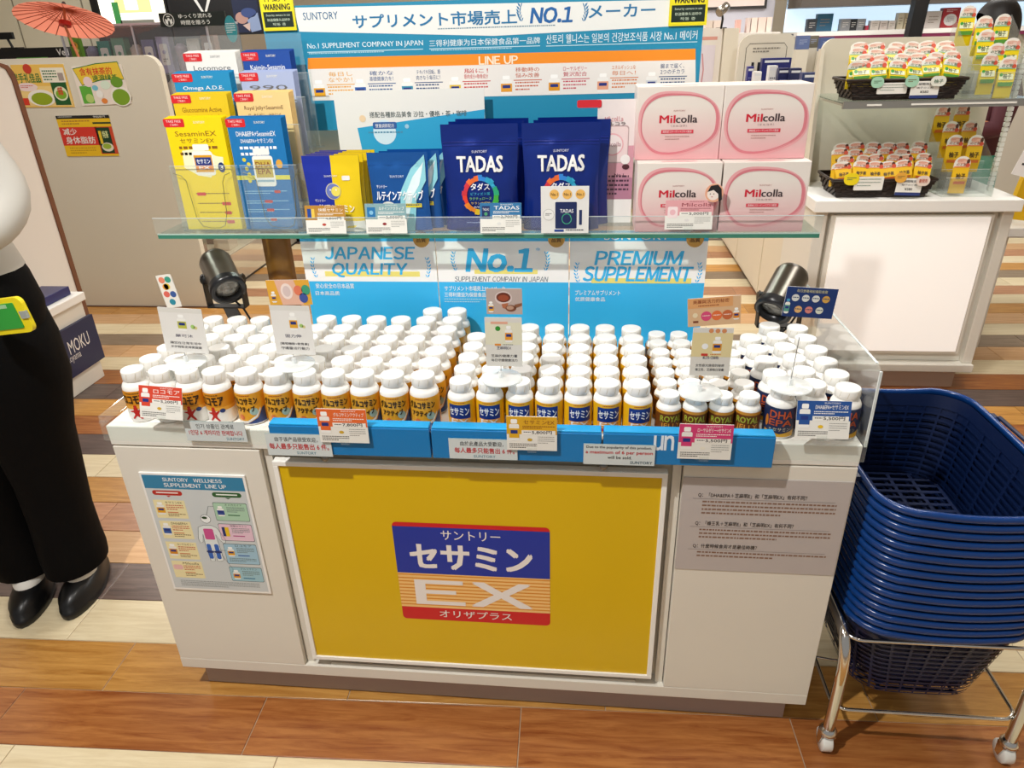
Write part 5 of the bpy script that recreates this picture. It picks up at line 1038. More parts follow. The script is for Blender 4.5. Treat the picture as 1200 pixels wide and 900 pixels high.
for nm, z0, z1, x0, x1 in (('upper', 1.137, 1.30, 2.255, 2.45), ('lower', DZ + .001, .93, 2.245, 2.42)):
    t = thing('acrylic_rack', 'clear tiered rack holding the %s tube packs on the lightbox cabinet' % nm, 'rack', ((x0 + x1) / 2, 1.85, z0), 'clear racks'); 
    for k, (y, h) in enumerate(((1.745, .5), (1.8, .65), (1.855, .8), (1.91, 1.))):
        b = MB(); b.box(x0, y, z0, x1, y + .0025, z0 + (z1 - z0) * h, ACR); b.box(x0, y, z0 + (z1 - z0) * h, x1, y + .0025, z0 + (z1 - z0) * h + .001, M('d4d8d4', .2)); obj('step', b, t)
    for xa in (x0 - .003, x1): b = MB(); b.prism([(1.745, z0), (1.99, z0), (1.99, z1 + .1), (1.745, z0 + .09)], xa, xa + .003, ACR, 'x'); obj('rack_side', b, t)
def small_tag(u0, v0, u1, v1, y, fn, label, bg='f2f0e8', round_=False, tilt=0):
    um, vm = (u0 + u1) / 2, (v0 + v1) / 2; x0, x1 = at(u0, vm, y=y).x, at(u1, vm, y=y).x; z1, z0 = at(um, v0, y=y).z, at(um, v1, y=y).z
    t = thing('shelf_card', label, 'card', ((x0 + x1) / 2, y, z0), 'cards on the wicker trays'); c = V(((x0 + x1) / 2, y, (z0 + z1) / 2)); R = Matrix.Translation(c) @ Matrix.Rotation(tilt, 4, 'Y'); w_, h = x1 - x0, z1 - z0
    b = MB(); b.T = R; b.prism(rrect(-w_ / 2, -h / 2, w_ / 2, h / 2, (min(w_, h) * .49 if round_ else .004), 5), -.0006, .0006, M(bg, .4)); obj('card', b, t)
    b = MB(); s = Sheet(b, -w_ / 2, h / 2, w_ / 2, -h / 2, P=lambda a, z, hh: R @ V((a, -.0006 - hh, z))); fn(s); obj('card_print', b, t)
line = lambda s: s.fine(.1, .15, .9, .85, 3, '8a9a8a', 2, 4, .3)
def pricec(s): s.text('期間限定', .25, .1, .75, .24, '2c2c34', 2, .02); s.text('柚子のど飴', .2, .32, .8, .44, '4a4a50', 2); s.text('¥380', .35, .55, .65, .7, '2c2c34', 2, .02); s.rect(0, .82, 1, 1, '2c3c78', 2)
YF = 1.722
for dz, (a, c1, c2, c3, nm) in ((0, ('f', 'a9d8bc', 'a9d8bc', 'eef0e4', 'upper')), (1, ('f', 'f2dc1c', 'eeb044', 'f0ddd0', 'lower'))):
    if dz == 0: R4 = [(1028, 97, 1063, 110), (1067, 95, 1100, 115), (1021, 90, 1036, 103), (1061, 88, 1077, 102), (1091, 89, 1109, 101)]
    else: R4 = [(1001, 207, 1035, 223), (1050, 209, 1080, 229), (989, 203, 1007, 217), (1049, 202, 1063, 214), (1074, 206, 1090, 218)]
    small_tag(*R4[0], YF, line, 'white speech bubble card on the %s wicker tray' % nm); small_tag(*R4[1], YF - .004, pricec, 'white price card with navy foot on the %s wicker tray' % nm, tilt=.03 if dz else 0)
    small_tag(*R4[2], YF - .005, lambda s: s.fine(.2, .35, .8, .65, 2, '5a7a5a', 2, 2), 'round coloured badge beside the speech bubble on the %s tray' % nm, c1, True)
    small_tag(*R4[3], YF - .008, lambda s: s.fine(.2, .35, .8, .65, 2, '7a6a3a', 2, 2), 'round coloured badge above the price card on the %s tray' % nm, c2, True)
    small_tag(*R4[4], YF - .009, lambda s: s.text('新発売' if dz else '柚子', .2, .3, .8, .7, 'c05030' if dz else '3a6a4a', 2, .02), 'oval white badge beside the price card on the %s tray' % nm, c3, True)
b = MB(); b.T = Matrix.Translation((2.535, 1.72, .95)) @ Matrix.Rotation(.25, 4, 'Y'); b.box(-.06, 0, -.09, .06, .002, .12, M('f2eeea', .4)); s = Sheet(b, -.06, .12, .06, -.09, P=lambda a, z, hh: (a, -hh, z)); s.fine(.15, .1, .85, .9, 7, '3a3a3c', 1, 3, .3)
tag(obj('hanging_sheet', b), 'tilted white sheet hanging beside the lightbox cabinet', 'sign')
YX = at(1184, 220, y=2.2).x; YT = at(1190, 264, y=2.2).z
lt = thing('low_table', 'low white table beside the lightbox cabinet carrying a yellow standee', 'table', (YX + .3, 2.25, 0))
b = MB(); b.box(YX - .02, 2.15, YT - .04, YX + .65, 2.5, YT - .001, WHITE2); obj('table_top', b, lt, bevel=.003)
for x in (YX, YX + .6):
    for y in (2.17, 2.45): b = MB(); b.box(x, y, 0, x + .035, y + .035, YT - .04, WHITE); obj('leg', b, lt)
b = MB(); b.T = Matrix.Translation((YX + .14, 2.2, YT)) @ Matrix.Rotation(.12, 4, 'Y'); b.prism(rrect(-.12, 0.015, .14, .36, .01), 0, .03, M('e8b818', .4)); tag(obj('yellow_standee', b), 'bright yellow standee on the low white table', 'standee')
# ================================================================= BEHIND, NEAR SIDE OF THE FRAME: CLEAR CASE, UMBRELLA, SIGNS
cc = thing('clear_case', 'large clear display case of cups and bags on a pale base', 'display case', (-1.75, 3.5, .758))
fe = M('b8b6c0', .3, .3); b = MB(); b.box(-2.2, 3.31, 0, -1.62, 3.7, .757, M('d9cdb6', .5)); b.box(-1.62, 3.31, .73, -1.29, 3.7, .757, M('d9cdb6', .5)); obj('base', b, cc)
for z in (.76, 1.02, 1.22): b = MB(); b.box(-2.2, 3.3, z, -1.29, 3.7, z + .008, clear('case_shelf', haze=.1)); obj('case_shelf', b, cc)
b = MB(); b.box(-2.2, 3.29, .758, -1.286, 3.294, 1.495, clear('case_pane', (.95, .95, .98), haze=.03)); obj('front_pane', b, cc)
b = MB(); b.box(-1.29, 3.294, .758, -1.286, 3.7, 1.495, clear('case_pane')); obj('end_pane', b, cc)
b = MB()
for q in ((-2.2, 3.285, 1.49, -1.285, 3.70, 1.502), (-2.2, 3.285, .758, -2.19, 3.295, 1.49), (-1.295, 3.285, .758, -1.285, 3.295, 1.49), (-1.75, 3.285, .758, -1.742, 3.295, 1.49)): b.box(*q, fe)
obj('case_edge', b, cc)
cv = ['8d86a0', '9a93ad', '7c6f6a', 'b7a99b', '8a6a5a', '2f7a6c', '9d8a94', 'd9d4cc', '6d6a88', 'a35f52', '5c8a70', 'c8c2b4']
def tumbler(x, y, z, r, h, c, lab):
    b = MB(); b.lathe([(r * .75, 0), (r, h * .8), (r * 1.02, h * .82), (r * 1.02, h * .88), (r * .6, h * .95), (r * .5, h)], 16, M(c, .3), (x, y, z)); tag(obj('tumbler', b), lab, 'tumbler', 'tumblers in the clear case')
def bag(x, y, z, w_, h, c, lab):
    t = thing('coffee_bag', lab, 'bag', (x, y, z), 'bags in the clear case')
    b = MB(); b.prism([(-w_ / 2 + x, z), (w_ / 2 + x, z), (w_ * .46 + x, z + h), (-w_ * .46 + x, z + h)], y - .03, y + .03, M(c, .5)); obj('bag_body', b, t, bevel=.008)
    b = MB(); s = Sheet(b, x - w_ * .3, z + h * .8, x + w_ * .3, z + h * .15, y - .0315); s.rr(0, 0, 1, .9, 'd8d2c8', .01, 1); s.ell(.5, .35, .22, None, c, 2); s.fine(.2, .62, .8, .8, 2, '4a4440', 2, 3); obj('bag_label', b, t)
k = 0
for z, n in ((1.229, 9), (1.029, 8), (.769, 8)):
    for i in range(n):
        x = -2.11 + .095 * i; c = cv[(i * 5 + int(z * 10)) % 12]; zn = {1.229: 'top', 1.029: 'middle', .769: 'lowest'}[z]
        if (i + int(z * 10)) % 3: bag(x, 3.42, z, .085, .17 + .015 * (i % 3), c, '%s coffee bag, %s along the %s shelf of the clear case' % ({0: 'plain', 1: 'muted', 2: 'small'}[i % 3], ORD[i], zn))
        else: tumbler(x, 3.42, z, .036, .16, c, 'capped tumbler, %s along the %s shelf of the clear case' % (ORD[i], zn))
sg = thing('coffee_sign', 'long black sign with white emblem and japanese lettering on the clear case', 'sign', (-1.48, 3.27, 1.48))
p0, p1 = at(187, 24, y=3.27), at(264, 22, y=3.27); g0, g1 = at(225, 31, y=3.27).z, at(225, 14, y=3.27).z; b = MB(); b.box(p0.x, 3.27, g0, p1.x, 3.285, g1, M('17211d', .4)); obj('panel', b, sg)
b = MB(); s = Sheet(b, p0.x, g1, p1.x, g0, 3.27); s.ell(.14, .5, .085, None, 'e6eae6', 2, 24); s.ell(.14, .5, .075, None, '17211d', 3, 24); s.ell(.14, .46, .02, .1, 'e6eae6', 4, 12); s.poly([(.115, .3), (.125, .2), (.14, .26), (.14, .14), (.145, .26), (.16, .2), (.168, .3)], 'e6eae6', 4)
for q in (-1, 1): s.poly([(.14 + q * .01, .55), (.14 + q * .05, .4), (.14 + q * .055, .7), (.14 + q * .02, .85)], 'e6eae6', 4); s.poly([(.14 + q * .02, .85), (.14 + q * .055, .7), (.14 + q * .05, .4), (.14 + q * .01, .55)], 'e6eae6', 5)
s.text('ゆっくり流れる', .3, .1, .8, .42, 'e8ece8', 3, .02); s.text('時間を贈ろう', .32, .55, .76, .88, 'e8ece8', 3, .02); obj('lettering', b, sg)
q = at(271, 34, y=3.25); b = MB(); b.lathe([(.055, 0), (.055, .004)], 24, M('2f93a0', .4), (q.x, q.y, q.z), Matrix.Rotation(PI / 2, 3, 'X') @ Matrix.Diagonal(V((.62, 1.25, 1)))); s = Sheet(b, q.x - .03, q.z + .05, q.x + .03, q.z - .05, q.y - .0045); s.fine(.05, .2, .95, .75, 5, 'd8ecee', 2, 4); tag(obj('teal_tag', b), 'oval teal tag hanging at the end of the black coffee sign', 'tag')
# umbrella
uc = at(75, 9, y=3.0); um = thing('paper_umbrella', 'salmon oiled-paper umbrella with red hub standing behind the partition', 'umbrella', (uc.x + .03, 3.0, .76))
Ru = Matrix.Rotation(-.37, 3, 'X') @ Matrix.Rotation(-.03, 3, 'Y'); b = MB(); N = 26; ur = .238; uh = .07; apex = uc + V((0, 0, .0))
pm_ = bpy.data.materials.new('oiled_paper'); pm_.use_nodes = True; nt = pm_.node_tree; bb = nt.nodes['Principled BSDF']; bb.inputs['Base Color'].default_value = lin('e88a72'); bb.inputs['Roughness'].default_value = .6
tl_ = nt.nodes.new('ShaderNodeBsdfTranslucent'); tl_.inputs[0].default_value = lin('f0937a'); mx_ = nt.nodes.new('ShaderNodeMixShader'); mx_.inputs[0].default_value = .5
nt.links.new(bb.outputs[0], mx_.inputs[1]); nt.links.new(tl_.outputs[0], mx_.inputs[2]); nt.links.new(mx_.outputs[0], nt.nodes['Material Output'].inputs[0])
C0 = apex
vv = [C0]; R1 = []
for i in range(N): a = 2 * PI * i / N; R1.append(C0 + Ru @ V((ur * math.cos(a), ur * math.sin(a), -uh)))
b.add(vv + R1, [(0, 1 + i, 1 + (i + 1) % N) for i in range(N)], pm_); obj('canopy', b, um)
b = MB()
for i in range(N): b.tube([C0 + V((0, 0, -.004)), R1[i] - Ru @ V((0, 0, .004))], .0022, M('b0583c', .5), 4)
obj('rib', b, um)
b = MB(); hub = C0 + Ru @ V((0, 0, -.085)); b.lathe([(.03, -.01), (.03, .012)], 18, M('c22018', .4), hub, Ru); 
for i in range(0, N, 2): b.tube([hub, C0.lerp(R1[i], .55)], .0016, M('c8643c', .5), 4)
obj('hub', b, um)
b = MB(); b.tube([C0 + Ru @ V((0, 0, .03)), C0 + Ru @ V((0, 0, -.1)), V((uc.x + .035, 3.0, 1.2)), V((uc.x + .03, 3.0, .76))], .007, M('c87850', .5), 8); obj('pole', b, um)
b = MB(); b.lathe([(.008, 0), (.016, .008), (.012, .02), (.005, .032)], 12, M('2a2420', .4), C0 + Ru @ V((0, 0, .0)), Ru); obj('knob', b, um)
# island behind: black machine strip, card stand and green pack
bk = thing('black_counter_case', 'low black counter case with white lettering behind the partition', 'counter', (-2.6, 3.6, 0))
z_ = at(40, 56, y=3.5).z; b = MB(); b.box(-3.6, 3.5, 0, -2.3, 3.9, z_ - .06, M('c9c2b2', .5)); obj('body', b, bk); b = MB(); b.box(-3.6, 3.495, z_ - .06, -2.3, 3.9, z_, M('101012', .35)); obj('top_band', b, bk)
b = MB(); s = Sheet(b, -3.6, z_, -2.3, z_ - .06, 3.495); a = s.px(66, 57, 80, 62); s.text('Ved', a[0], .15, a[2], .8, 'e8e8e6', 2, .02); a = s.px(18, 62.5, 55, 64); s.rect(a[0], .9, a[2], 1., '5aa040', 2); obj('lettering', b, bk)
b = MB(); q = at(9, 42, y=3.6); b.box(q.x - .1, 3.6, q.z - .02, q.x + .03, 3.62, q.z + .02, BLACK); b.tube([(q.x - .02, 3.61, q.z), (q.x, 3.61, q.z - .06), (q.x, 3.61, z_)], .008, BLACK, 6); b.box(q.x - .06, 3.58, z_, q.x + .06, 3.64, z_ + .006, BLACK); tag(obj('scanner_stand', b), 'small black scanner on a curved stand on the black counter case', 'scanner')
b = MB(); q = at(87, 52, y=3.2); b.box(q.x - .03, 3.2, q.z - .12, q.x + .032, 3.23, q.z + .055, M('5a8c2c', .4)); s = Sheet(b, q.x - .03, q.z + .055, q.x + .032, q.z - .12, 3.2); s.ell(.5, .35, .3, None, 'dcae3c', 1); s.rect(.1, .3, .6, .36, '1f2c1c', 2); s.ell(.6, .5, .2, None, 'c8d070', 2); b.box(q.x - .03, 3.2, .76, q.x + .03, 3.23, q.z - .12, M('7a2420', .5))
tag(obj('tea_pack', b), 'green tea pack standing beside the umbrella pole', 'packet')
ic2 = thing('rear_island', 'pale island counter under the umbrella behind the partition', 'counter', (-2.5, 3.1, 0)); b = MB(); b.box(-3.4, 2.95, 0, -2.12, 3.28, .75, M('d9cdb6', .5)); obj('body', b, ic2)
# far wall panels, posters
for i, u in enumerate((20, 100)):
    q = at(u, 30, y=6.5); b = MB(); b.box(q.x - .012, 8.48, 0, q.x + .0, 8.5, 2.9, M('9c937e', .6)); 
wl = thing('far_white_panel', 'tall cream wall panelling with thin seams far behind the umbrella', 'wall panel', (-5, 6, 0))
xs = [at(u, 30, y=6).x for u in (-60, 22, 102, 116)]
for i in range(3): b = MB(); b.box(xs[i] + .01, 6, 0, xs[i + 1] - .01, 6.03, 2.6, M('d6cfb8', .5)); obj('panel', b, wl)
b = MB(); b.box(xs[0], 6.01, 0, xs[3], 6.05, 2.58, M('8a8270', .6)); obj('backing', b, wl)
q0, q1 = at(112, 30, y=5.6), at(128, 30, y=5.6); b = MB(); b.box(q0.x, 5.6, 0, q1.x, 5.7, 2.6, BLACK); tag(obj('black_post', b), 'black upright post beside the bright poster light box', 'post')
def far_poster(u0, u1, v1, y, top, label, fn, emit=False, name='wall_poster'):
    vm = v1 - 8; x0, x1 = at(u0, vm, y=y).x, at(u1, vm, y=y).x; z0 = at((u0 + u1) / 2, v1, y=y).z; t = thing(name, label, 'poster', ((x0 + x1) / 2, y, z0))
    b = MB(); b.box(x0 - .02, y, 0, x1 + .02, y + .06, top + .02, M('1a1a1c', .4)); obj('frame', b, t); b = MB(); s = Sheet(b, x0, top, x1, z0, y); s.ST = .001; fn(s); obj('poster_face', b, t)
def f(s):
    s.rect(0, 0, 1, 1, M('fffbe8', .5, emit=1.1), 1); s.rect(.25, .0, .8, .75, M('f0dc8c', .5, emit=.6), 2); s.rect(.4, .3, .6, .7, M('fff6d8', .5, emit=1.2), 3); s.rect(.2, .55, .3, .98, '3f8c4c', 3); s.rect(.28, .88, .8, .97, '7a7a70', 3)
far_poster(120, 196, 31, 5.4, 1.95, 'bright yellow and white light box poster behind the clear case', f)
def f(s): s.rect(0, 0, 1, 1, '0c0c0e', 1); s.ring([(.3, .3), (.52, 1.0), (.74, .3)], .035, 'd8d8d4', 2, False)
far_poster(200, 275, 18, 5.4, 1.95, 'black panel with a big white letter V behind the coffee sign', f)
def f(s):
    s.rect(0, 0, 1, 1, '1b2440', 1); s.ell(.3, .7, .25, .12, 'b08a80', 2); s.ell(.6, .6, .3, .1, '3a4c80', 3); s.poly([(.5, .75), (.95, .6), (1., .95), (.6, 1.)], '8a9cc0', 3); s.poly([(.3, .85), (.6, .8), (.55, .98)], 'c8b0a8', 4)
far_poster(276, 306, 38, 5.0, 1.8, 'dark blue picture poster beside the yellow warning sign', f)
st = thing('dark_kiosk', 'dark kiosk with amber box behind the leaflet rack', 'kiosk', (-1.1, 4.0, 0)); b = MB(); q0, q1 = at(276, 45, y=4), at(322, 45, y=4); b.box(q0.x, 4.07, 0, q1.x, 4.2, at(300, 62, y=4).z, BLACK); b.box(q1.x - .05, 4.07, 0, q1.x, 4.2, at(300, 38, y=4).z, BLACK); obj('body', b, st)
b = MB(); b.box(q0.x, 4.08, at(300, 62, y=4).z, q1.x - .06, 4.18, at(300, 40, y=4).z, M('8a6a2c', .4)); obj('amber_box', b, st)
# ================================================================= BEHIND, FAR SIDE
lw = thing('lit_shelf_wall', 'long back-lit white shelf wall behind the lightbox cabinet', 'shelf', (3.6, 5.2, 0)); YB = 5.0
zb = at(1000, 36, y=YB).z; ztop = at(1000, 7, y=YB).z; xa, xb = at(934, 30, y=YB).x, 5.3
b = MB(); b.box(xa, YB, 0, xb, YB + .4, zb - .03, M('cfc8ba', .5)); obj('base', b, lw); b = MB(); b.box(xa, YB - .04, zb - .03, xb, YB + .4, zb, WHITE2); obj('shelf_board', b, lw)
b = MB(); b.box(xa, YB - .045, zb - .055, xb, YB - .02, zb - .032, M('7a2c4c', .4)); obj('shelf_strip', b, lw)
b = MB(); b.box(xa, YB + .35, zb, xb, YB + .4, ztop + .1, M('d4ecff', .5, emit=.95)); obj('light_panel', b, lw); b = MB(); b.box(xa, YB - .04, ztop, xb, YB + .4, ztop + .55, M('57504a', .5)); obj('top_beam', b, lw)
b = MB(); q0, q1 = at(1064, 30, y=4.6), at(1080, 30, y=4.6); b.add([(q0.x - .02, 4.6, 0), (q1.x - .02, 4.6, 0), (q1.x + .05, 4.6, 2.6), (q0.x + .05, 4.6, 2.6), (q0.x - .02, 4.68, 0), (q1.x - .02, 4.68, 0), (q1.x + .05, 4.68, 2.6), (q0.x + .05, 4.68, 2.6)], [(0, 1, 2, 3), (7, 6, 5, 4), (0, 4, 5, 1), (1, 5, 6, 2), (2, 6, 7, 3), (3, 7, 4, 0)], BLACK); tag(obj('black_post', b), 'black upright post before the back-lit shelf wall', 'post')
fp = [(946, 957, 22, '3a3f46', 'dark mug'), (957, 975, 16, '2a5c7a', 'blue hair dryer set'), (985, 996, 22, '8b8b8e', 'first grey pack'), (996, 1004, 22, '232428', 'black pack'), (1004, 1014, 22, '8f8f92', 'second grey pack'), (1020, 1030, 24, 'd9cfc6', 'pale pack'), (1031, 1040, 24, 'd4c8c0', 'second pale pack'), (1041, 1049, 24, 'd9cfc6', 'third pale pack'), (1051, 1058, 15, 'd6ccb2', 'striped cream pack'), (1059, 1066, 15, 'cdbf9e', 'second striped cream pack'), (1083, 1101, 13, 'cfc6c0', 'white picture box'), (1102, 1122, 9, 'a82c34', 'red book with a pale disc'), (1012, 1018, 30, 'b8304a', 'small red tin')]
for u0, u1, v0, c, nm in fp:
    y = 5.08; x0, x1 = at(u0, 30, y=y).x, at(u1, 30, y=y).x; z1 = at((u0 + u1) / 2, v0, y=y).z; t = thing('shelf_product', nm + ' on the back-lit shelf wall', 'product', ((x0 + x1) / 2, y, zb), 'products on the back-lit shelf')
    b = MB(); b.box(x0, y, zb + .001, x1, y + .06, z1, M(c, .5)); obj('carton', b, t); b = MB(); s = Sheet(b, x0, z1, x1, zb, y); s.ST = .0006
    if 'book' in nm: s.ell(.5, .6, .38, .3, 'd8d4d2', 2); s.fine(.2, .1, .8, .25, 2, 'e8c8c8', 2, 2); s.fine(.3, .45, .7, .75, 4, '8a8688', 3, 3)
    else: s.fine(.2, .3, .8, .8, 3, 'e8e4dc' if c in ('232428', '8b8b8e', '8f8f92', '3a3f46') else '8a7a6a', 2, 2, .3)
    obj('carton_print', b, t)
# white fixture with framed picture
wf = thing('white_fixture', 'white shelf fixture with a framed picture above pale boxes', 'shelf', (2.0, 4.9, 0)); y = 4.9
x0, x1 = at(815, 30, y=y).x, at(916, 30, y=y).x; zs = at(860, 39, y=y).z; zf = at(860, 10, y=y).z
b = MB(); b.box(x0, y, 0, x1, y + .35, zs, M('ddd6cc', .5)); obj('base', b, wf, bevel=.003); b = MB(); b.box(x0, y + .3, zs, x1, y + .35, zf + .5, M('c8c8d2', .35)); obj('rear_panel', b, wf)
xe = at(908, 10, y=y).x; b = MB(); b.box(x0 + .02, y + .28, zf, xe, y + .3, zf + .45, M('33302e', .4)); s = Sheet(b, x0 + .04, zf + .43, xe - .02, zf + .02, y + .28); s.ST = .001; s.rect(0, 0, 1, 1, 'e6d6ce', 1); s.fine(.1, .2, .9, .9, 4, 'd8a8a0', 2, 5, .5); obj('framed_picture', b, wf)
for i, (u0, u1, c) in enumerate(((827, 835, 'd8c8ba'), (836, 845, 'e0d0c4'), (863, 868, 'e0b0a4'), (875, 879, 'd8c8c0'), (880, 887, 'ead8cc'), (888, 897, 'ead2c6'), (898, 904, 'ead8cc'))):
    a0, a1 = at(u0, 32, y=y + .06).x, at(u1, 32, y=y + .06).x; b = MB(); b.box(a0, y + .06, zs + .001, a1, y + .14, zs + (.10 if i > 2 else .09), M(c, .5)); tag(obj('pale_box', b), '%s pale pink box standing on the white fixture' % ORD[i], 'box', 'pale boxes on the white fixture')
ps = thing('end_pillar', 'cream pillar with a small silver lamp on top beside the pink boxes', 'display pillar', (1.7, 3.9, 0)); y = 4.15
a0, a1 = at(849, 40, y=y).x, at(866, 40, y=y).x; zt_ = at(857, 33, y=y).z; b = MB(); b.box(a0, y, 0, a1, y + .12, zt_, CREAM); obj('pillar', b, ps)
a2 = at(820, 40, y=y).x; z2 = at(830, 33, y=y).z; b = MB(); b.box(a2, y + .02, z2 - .5, a0 - .01, y + .06, z2, M('e3dcd2', .5)); s = Sheet(b, a2, z2, a0 - .01, z2 - .5, y + .02); s.ST = .0008; s.rect(0, .1, .8, .14, 'd89a8c', 1); s.rect(.05, .2, .75, .95, 'dcd4dc', 1); s.ell(.4, .7, .2, .05, 'e0b08a', 2); s.ring([(.2, .3), (.3, .5), (.2, .9)], .008, 'c88a90', 2, False); obj('side_poster', b, ps)
lp = at(846, 12, y=y - .02); b = MB(); d_ = V((-.6, -.5, -.45)).normalized(); R = d_.to_track_quat('Z', 'Y').to_matrix(); b.lathe([(.012, -.06), (.026, -.05), (.028, .03), (.02, .03)], 18, M('a39c92', .25, .8), lp, R); b.tube([lp, lp + V((.01, 0, -.05)), (lp.x + .01, lp.y + .03, zt_)], .007, BLACK, 6); b.lathe([(.035, 0), (.035, .006)], 12, BLACK, (lp.x + .02, lp.y + .08, zt_)); obj('small_lamp', b, ps)
# rounded panel with icons and navy boxes on the aisle cabinet
y = 4.0; rp = thing('rounded_panel', 'cream rounded panel with printed tube icons at the cabinet end', 'sign panel', (2.05, y, .86)); x0, x1 = at(866, 60, y=y).x, at(930, 60, y=y).x; z1 = at(900, 40, y=y).z
b = MB(); b.prism([(x0, .866), (x1, .866)] + [(x1, z1 - .05)] + [(x1 - .05 + .05 * math.cos(a), z1 - .05 + .05 * math.sin(a)) for a in [i * PI / 8 for i in range(1, 5)]] + [(x0 + .07 + .07 * math.cos(a), z1 - .07 + .07 * math.sin(a)) for a in [PI / 2 + i * PI / 10 for i in range(6)]], y, y + .03, CREAM); obj('panel', b, rp)
b = MB(); s = Sheet(b, x0 + .03, z1 - .04, x1 - .03, z1 - .34, y); s.ST = .0008; s.ring([(.05, 1), (.05, .12), (.12, .04), (.88, .04), (.95, .12), (.95, 1)], .004, '6a6458', 1, False); s.fine(.2, .12, .8, .24, 2, '8a8478', 2, 2)
for i in range(4): s.rect(.2 + .18 * i - (.04 if i % 2 else 0), .4, .26 + .18 * i - (.04 if i % 2 else 0), .58, '1c1c24', 2)
obj('icon_print', b, rp)
nv = [(877, 884, 78, 92, 3.7, '1d1f7a'), (884, 893, 84, 96, 3.6, 'e4e2e0'), (894, 928, 68, 95, 3.85, '1c2268'), (902, 912, 77, 100, 3.5, 'dcdcdc'), (913, 926, 80, 100, 3.45, '1c2050'), (927, 940, 80, 100, 3.4, '20264f'), (941, 975, 85, 135, 3.0, '263466')]
for i, (u0, u1, v0, v1, y, c) in enumerate(nv):
    a0, a1 = at(u0, v0, y=y).x, at(u1, v0, y=y).x; b = MB(); b.box(a0, y, .868, a1, y + .06, at((u0 + u1) / 2, v0, y=y).z, M(c, .35)); s = Sheet(b, a0, at(u0, v0, y=y).z, a1, .868, y); s.ST = .0006; s.rect(.08, .04, .92, .08, 'd8dade', 1); s.fine(.2, .2, .8, .3, 2, '8088b8' if c[0] in '12' else '4a4a60', 1, 4)
    tag(obj('cosmetics_box', b, bevel=.002), '%s cosmetics box from the pillar on the aisle cabinet' % ORD[i], 'box', 'boxes on the aisle cabinet')
for i, (u0, u1, v0, v1, y, c) in enumerate(((935, 950, 42, 58, 4.5, '5a6a94'), (962, 978, 44, 60, 4.5, '4a5c8a'), (922, 930, 40, 56, 4.6, '4a4a52'), (949, 960, 42, 56, 4.6, '6a6454'))):
    a0, a1 = at(u0, v0, y=y).x, at(u1, v0, y=y).x; zz = at(u0, v1, y=y).z; b = MB(); b.box(a0, y, zz, a1, y + .05, at(u0, v0, y=y).z, M(c, .4)); s = Sheet(b, a0, at(u0, v0, y=y).z, a1, zz, y); s.ST = .0008; s.fine(.2, .3, .8, .7, 3, 'a8b4d0', 1, i, .3); b.box(a0, y, 0, a1, y + .05, zz - .001, M('cfc7b6', .5))
    tag(obj('gift_box', b), '%s blue-grey box before the back-lit shelf wall' % ORD[i], 'box', 'blue-grey boxes')
# ================================================================= PEOPLE
def loft(b, rings, m, n=24, caps=True):
    vv = []
    for cx, cy, z, rx, ry in rings:
        for i in range(n): a = 2 * PI * i / n; vv.append((cx + rx * math.cos(a), cy + ry * math.sin(a), z))
    b.add(vv, [(j * n + i, j * n + (i + 1) % n, (j + 1) * n + (i + 1) % n, (j + 1) * n + i) for j in range(len(rings) - 1) for i in range(n)], m, True)
    if caps: b.add(vv[:n], [list(range(n - 1, -1, -1))], m); b.add(vv[-n:], [list(range(n))], m)
def skin_body(t, pts, edges, m, name='body'):
    me = bpy.data.meshes.new(name); keys = list(pts); me.from_pydata([pts[k][0] for k in keys], [(keys.index(a), keys.index(c)) for a, c in edges], []); me.materials.append(m)
    o = bpy.data.objects.new(name, me); COL.objects.link(o); o.parent = t
    sk = o.modifiers.new('skin', 'SKIN'); sk.use_smooth_shade = True
    for i, k in enumerate(keys):
        r = pts[k][1]; v_ = me.skin_vertices[0].data[i]; v_.radius = (r, r) if not isinstance(r, tuple) else r; v_.use_root = (k == 'pelvis')
    su = o.modifiers.new('sub', 'SUBSURF'); su.levels = su.render_levels = 2; return o
def hand(pts, edges, arm, side, wr, dirn, fwd):
    """five fingers from a palm; dirn along the hand, fwd the thumb side"""
    d, f_ = V(dirn).normalized(), V(fwd).normalized(); w0 = V(wr); nrm = d.cross(f_)
    pts[side + 'palm'] = (tuple(w0 + d * .05), (.03, .017)); edges.append((arm, side + 'palm')); P0 = w0 + d * .07
    for i, (o_, L) in enumerate(((.03, .07), (.01, .078), (-.01, .072), (-.028, .058))):
        a = P0 + f_ * o_; k0, k1, k2 = [side + 'f%d%d' % (i, j) for j in range(3)]
        pts[k0] = (tuple(a), .0095); pts[k1] = (tuple(a + d * L * .55 + nrm * .008), .0085); pts[k2] = (tuple(a + d * L * .85 + nrm * .03), .0075); edges += [(side + 'palm', k0), (k0, k1), (k1, k2)]
    pts[side + 't0'] = (tuple(w0 + d * .03 + f_ * .038), .0105); pts[side + 't1'] = (tuple(w0 + d * .065 + f_ * .052 + nrm * .01), .009); edges += [(side + 'palm', side + 't0'), (side + 't0', side + 't1')]
SK = M('c98f6c', .45, bump=.05)
